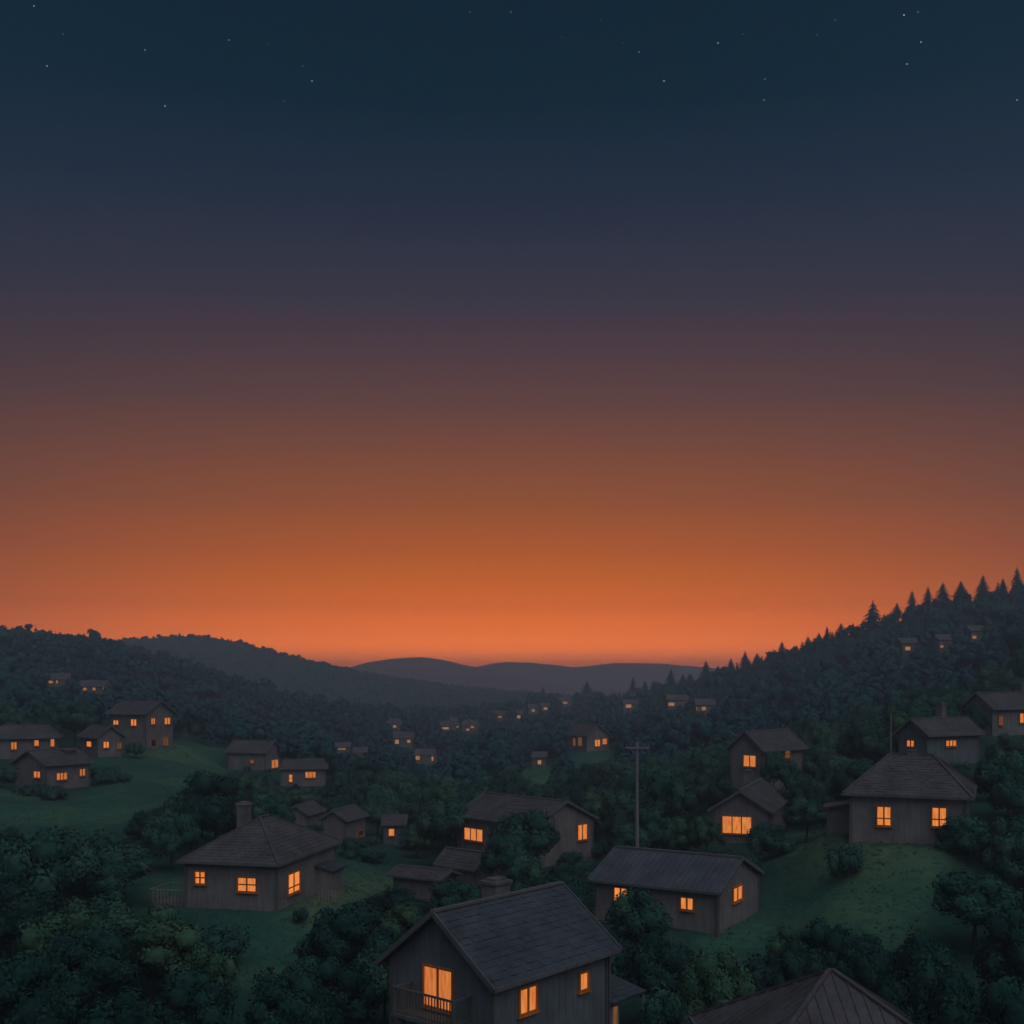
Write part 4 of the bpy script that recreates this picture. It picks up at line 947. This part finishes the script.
# ------------------------------------------------------------------ air
b = MB(); ztop = max((o.matrix_basis @ v.co).z for o in bpy.data.objects if o.type == 'MESH' and o.parent is None and o.name.split('.')[0] in ('ground', 'mountain_range', 'hillside_forest', 'far_hill_forest') for v in o.data.vertices); print('top', ztop)
b.box(-3900, 3900, -1000, 2560, -62, ztop+3)
hzm, nt, out = newmat('evening_haze')
pv = N(nt, 'ShaderNodeVolumePrincipled'); pv.inputs['Color'].default_value = (.78, .88, 1.0, 1); pv.inputs['Density'].default_value = .0011; pv.inputs['Anisotropy'].default_value = .45
L(nt, pv.outputs[0], out.inputs['Volume'])
tag(b.build('haze', hzm), 'thin evening haze filling the valley', None, None, 'stuff')

# ------------------------------------------------------------------ sky, light, camera
w = bpy.data.worlds.new('World'); sc.world = w; w.use_nodes = True; nt = w.node_tree; nt.nodes.clear()
out = nt.nodes.new('ShaderNodeOutputWorld'); bg = nt.nodes.new('ShaderNodeBackground'); L(nt, bg.outputs[0], out.inputs[0])
tc = nt.nodes.new('ShaderNodeTexCoord'); sep = nt.nodes.new('ShaderNodeSeparateXYZ'); L(nt, tc.outputs['Generated'], sep.inputs[0])
def el(py): t = (PY-py)/F; return t/sqrt(1+t*t)
front = [(0.0, (4.3, .80, .0, 1)), (el(652), (3.55, .64, .0, 1)), (el(632), (2.0, .355, .0, 1)), (el(608), (1.17, .210, .0, 1)), (el(580), (.81, .158, .0, 1)), (el(554), (.59, .120, .008, 1)), (el(508), (.352, .090, .022, 1)), (el(455), (.221, .070, .035, 1)), (el(408), (.131, .054, .045, 1)), (el(355), (.077, .042, .052, 1)), (el(304), (.041, .034, .055, 1)), (el(250), (.024, .029, .052, 1)), (el(208), (.013, .0225, .047, 1)), (el(150), (.006, .0195, .041, 1)), (el(104), (.0005, .016, .033, 1)), (el(4), (.000, .014, .030, 1)), (.75, srgb(44, 66, 82)), (1.0, srgb(56, 78, 94))]
side = [(0.0, srgb(78, 62, 62)), (el(600), srgb(76, 60, 60)), (el(500), srgb(66, 57, 63)), (el(400), srgb(38, 46, 62)), (el(300), srgb(28, 44, 62)), (el(200), srgb(14, 42, 60)), (el(0), srgb(2, 36, 53)), (.75, srgb(44, 64, 80)), (1.0, srgb(56, 76, 92))]
back = [(0.0, srgb(74, 80, 98)), (.3, srgb(72, 88, 108)), (.75, srgb(54, 74, 90)), (1.0, srgb(56, 76, 92))]
cf = ramp(nt, sep.outputs[2], front); cs = ramp(nt, sep.outputs[2], side)
hx = N(nt, 'ShaderNodeMath', operation='MULTIPLY'); L(nt, sep.outputs[2], hx.inputs[0]); L(nt, sep.outputs[2], hx.inputs[1])
h1 = N(nt, 'ShaderNodeMath', operation='SUBTRACT'); h1.inputs[0].default_value = 1.0001; L(nt, hx.outputs[0], h1.inputs[1])
h2 = N(nt, 'ShaderNodeMath', operation='SQRT'); L(nt, h1.outputs[0], h2.inputs[0])
az = N(nt, 'ShaderNodeMath', operation='DIVIDE'); L(nt, sep.outputs[1], az.inputs[0]); L(nt, h2.outputs[0], az.inputs[1])
mr = N(nt, 'ShaderNodeMapRange'); mr.inputs[1].default_value = 1.0; mr.inputs[2].default_value = .79; mr.inputs[3].default_value = 0; mr.inputs[4].default_value = 1; L(nt, az.outputs[0], mr.inputs[0])
mb_ = N(nt, 'ShaderNodeMapRange'); mb_.inputs[1].default_value = .1; mb_.inputs[2].default_value = -.6; L(nt, az.outputs[0], mb_.inputs[0])
L(nt, mixc(nt, mb_.outputs[0], mixc(nt, mr.outputs[0], cf, cs), ramp(nt, sep.outputs[2], back)), bg.inputs[0]); bg.inputs[1].default_value = 1.0

sl = bpy.data.lights.new('dusk_fill', 'SUN'); sl.energy = .9; sl.angle = radians(70); sl.color = (.80, .95, 1.0)  # added fill lamp; the dusk sky alone leaves the ground too dark
so = bpy.data.objects.new('dusk_fill', sl); C.objects.link(so)
from mathutils import Vector
so.rotation_euler = Vector((-.36, .62, -1)).to_track_quat('-Z', 'Y').to_euler()

cam = bpy.data.cameras.new('camera'); co = bpy.data.objects.new('camera', cam); C.objects.link(co)
co.location = (0, 0, 0); co.rotation_euler = (pi/2, 0, 0); cam.sensor_width = 36; cam.lens = 36*F/1024; cam.shift_y = (PY-512)/1024
cam.clip_start = .5; cam.clip_end = 20000; sc.camera = co
sc.view_settings.view_transform = 'Standard'; sc.view_settings.look = 'None'; sc.view_settings.exposure = 0; sc.view_settings.gamma = 1
cy = sc.cycles
cy.max_bounces = 3; cy.diffuse_bounces = 2; cy.glossy_bounces = 1; cy.volume_bounces = 1; cy.transparent_max_bounces = 4
cy.use_adaptive_sampling = False; cy.use_denoising = True
try: cy.denoiser = 'OPENIMAGEDENOISE'
except Exception: pass
cy.sample_clamp_indirect = 3
